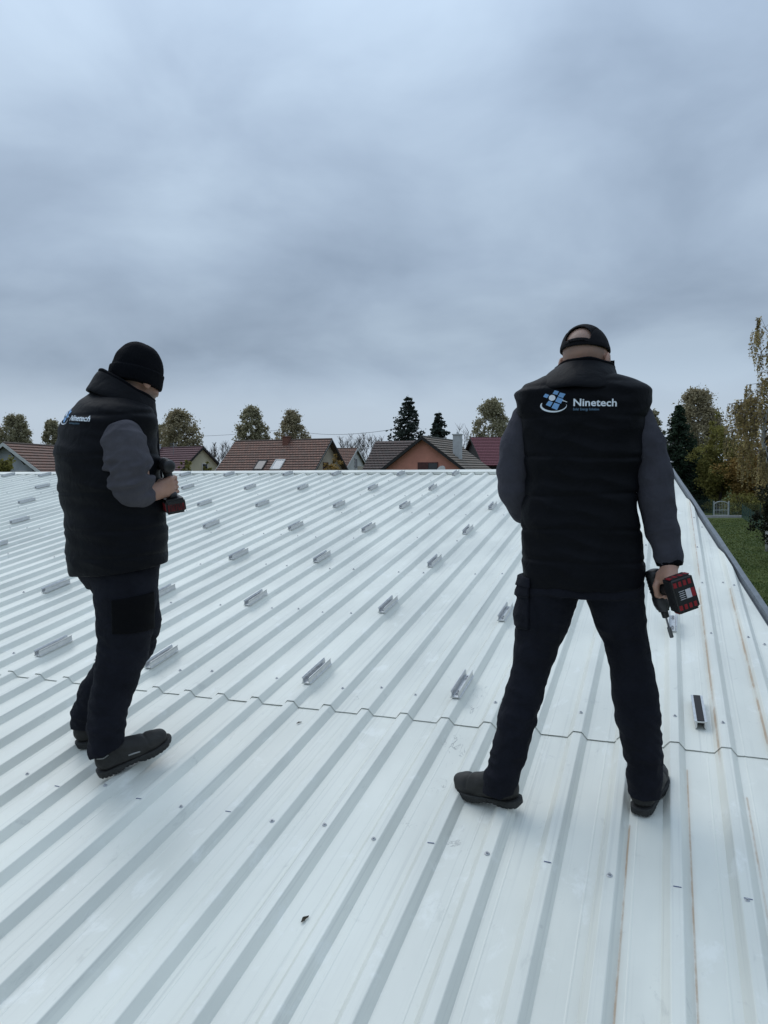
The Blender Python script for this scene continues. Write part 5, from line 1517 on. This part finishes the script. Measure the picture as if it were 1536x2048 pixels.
# weeping birch at the right edge: white stem, arching limbs, hanging strands
def birch():
    r = np.random.default_rng(52); Y = 44; top = at_y(1540, 628, Y); h = top.z; M = Matrix.Translation((top.x + .2, Y, 0)); root = empty('weeping_birch', M)
    tag(root, 'tall weeping birch with thin hanging yellow branches at the right edge', 'tree')
    mb = MB(); lb_ = MB(); st = [Vector((r.normal() * .08 * i, r.normal() * .08 * i, h * .95 * i / 8)) for i in range(9)]; mb.tube(st, [.20 * (1 - i / 9.5) for i in range(9)], 8)
    tw = MB(); P = []
    for i in range(84):
        t = .34 + .65 * (i / 83); k = min(7, int(t * 8)); b = st[k].lerp(st[k + 1], t * 8 - k)
        a = r.uniform(0, 6.28); l = (3.0 - 1.9 * t) * r.uniform(.7, 1.2)
        pts = [b, b + Vector((math.cos(a) * l * .5, math.sin(a) * l * .5, l * .42)), b + Vector((math.cos(a) * l, math.sin(a) * l, l * .38))]
        lb_.tube(pts, [.05 * (1.2 - t), .03 * (1.2 - t), .01], 5, False)
        for s in range(12):
            u_ = r.uniform(.35, 1.02); p = pts[1].lerp(pts[2], (u_ - .35) / .67) if u_ > .35 else pts[1]
            hang = r.uniform(.8, 2.6) * (1.15 - .4 * t); q = p + Vector((r.normal() * .12, r.normal() * .12, -hang))
            md_ = p.lerp(q, .5) + Vector((math.cos(a) * .12, math.sin(a) * .12, 0)); tw.tube([p, md_, q], [.010, .008, .004], 3, False)
            nlv = int(hang * 19); tt = r.uniform(0, 1, nlv); B = np.array([list((p * (1 - x) ** 2 + md_ * 2 * x * (1 - x) + q * x * x)) for x in tt]); P.append(B + r.normal(size=(nlv, 3)) * .05)
    mb.build('trunk', M_WBARK, root, M, True); lb_.build('limb', M_BARK, root, M, True); tw.build('hanging_twigs', M_TWIG, root, M)
    link('crown', leaf_mesh(np.concatenate(P), .125, r, .8, .5), L_BIRCH, root, M)
birch()

# ------------------------------------------------------------------ wires between poles hidden by the trees
def pole(px, py, Y, label):
    t = at_y(px, py, Y); M = Matrix.Translation((t.x, t.y, 0)); root = empty('utility_pole', M); tag(root, label, 'pole')
    p = MB(); p.lathe([(.14, 0), (.09, t.z + .4)], Matrix.Identity(4), 10); p.build('shaft', M_BARK, root, M)
    c = MB(); c.box((0, 0, t.z + .1), (1.2, .1, .1)); c.build('crossarm', M_BARK, root, M)
    return t
tA = pole(575, 858, 152, 'utility pole hidden behind the autumn tree above the brick chimney'); tB = pole(818, 853, 92, 'utility pole hidden behind the tall dark spruce')
tC = at_y(280, 872, 152)
M_WIRE = mat('grey_wire', (0.10, 0.105, 0.11), .6)
for a, b, sag, lab in ((tC, tA, .6, 'power line left of the tall autumn trees'), (tA, tB, 1.0, 'power line sagging between the autumn trees and the spruce')):
    pts = [a.lerp(b, i / 24) + Vector((0, 0, -4 * sag * (i / 24) * (1 - i / 24))) for i in range(25)]
    w = MB(); w.tube([p - a for p in pts], .028, 5)
    o = w.build('power_line', M_WIRE, None, Matrix.Translation(a)); tag(o, lab, 'wire', 'power lines over the houses')

# ------------------------------------------------------------------ garden gate and fence far right
M_GPOST = mat('pale_grey_gate_paint', (0.36, 0.38, 0.37), .6, var=.15)
M_GMESH = mat('green_wire_mesh', (0.02, 0.06, 0.045), .6)
M_CONC = mat('concrete_kerb', (0.34, 0.33, 0.32), .9, var=.2)
gp = at_plane(1442, 1034, Vector((0, 0, 0)), Vector((0, 0, 1)))
GM = Matrix.Translation((gp.x, gp.y, 0))
gate = empty('garden_gate', GM); tag(gate, 'pale grey arched garden gate beyond the lawn', 'gate')
gw, gh = .74, 1.25
for sx in (-1, 1): MB().box((sx * gw, 0, .8), (.10, .10, 1.6)).build('gate_post', M_GPOST, gate, GM)
arc = MB(); arc.tube([(gw * .95 * math.cos(t * PI / 12), 0, 1.22 + .34 * math.sin(t * PI / 12)) for t in range(13)], .045, 8); arc.build('arch', M_GPOST, gate, GM)
for i in range(9):
    x_ = -gw * .85 + i * gw * .2125; MB().tube([(x_, 0, .15), (x_, 0, 1.20 + .30 * math.sqrt(max(0, 1 - (x_ / gw) ** 2)))], .014, 6).build('bar', M_GPOST, gate, GM)
for zz in (.2, .7): MB().box((0, 0, zz), (gw * 1.9, .04, .05)).build('rail', M_GPOST, gate, GM)
def mesh_fence(pa, pb, h, label, nx_, nz_):
    M = Matrix.Translation(pa); root = empty('mesh_fence', M); tag(root, label, 'fence'); d = pb - pa; L_ = d.length; d = d.normalized()
    np_ = max(2, int(L_ / 2.4) + 1)
    for i in range(np_):
        q = d * (L_ * i / (np_ - 1)); MB().box((q.x, q.y, h / 2), (.05, .05, h + .1)).build('post', M_GMESH, root, M)
    w = MB()
    for i in range(nx_): q = d * (L_ * (i + .5) / nx_); w.tube([(q.x, q.y, .05), (q.x, q.y, h)], .006, 3, False)
    for i in range(nz_): q = d * L_; z_ = .05 + (h - .05) * i / (nz_ - 1); w.tube([(0, 0, z_), (q.x, q.y, z_)], .006, 3, False)
    w.build('wire_mesh', M_GMESH, root, M)
ge = Vector((gp.x - gw - .1, gp.y, 0))
mesh_fence(ge + Vector((-7.5, 1.5, 0)), ge, 1.7, 'green wire mesh fence left of the arched gate', 60, 14)
mesh_fence(Vector((gp.x + gw + .1, gp.y, 0)), Vector((gp.x + 6.5, gp.y - 1, 0)), 1.4, 'green wire mesh fence right of the arched gate', 52, 12)
fa = at_plane(1484, 1036, Vector((0, 0, 0)), Vector((0, 0, 1))); fb = at_plane(1545, 1085, Vector((0, 0, 0)), Vector((0, 0, 1)))
mesh_fence(fa, fb, 1.3, 'dark mesh fence along the right side of the lawn', 90, 12)
kb = MB(); kb.box((0, 0, .12), (7.0, .25, .24)); o = kb.build('kerb', M_CONC, None, Matrix.Translation((gp.x - 2.0, gp.y - 1.2, 0))); tag(o, 'low pale concrete kerb in front of the arched gate', 'kerb')
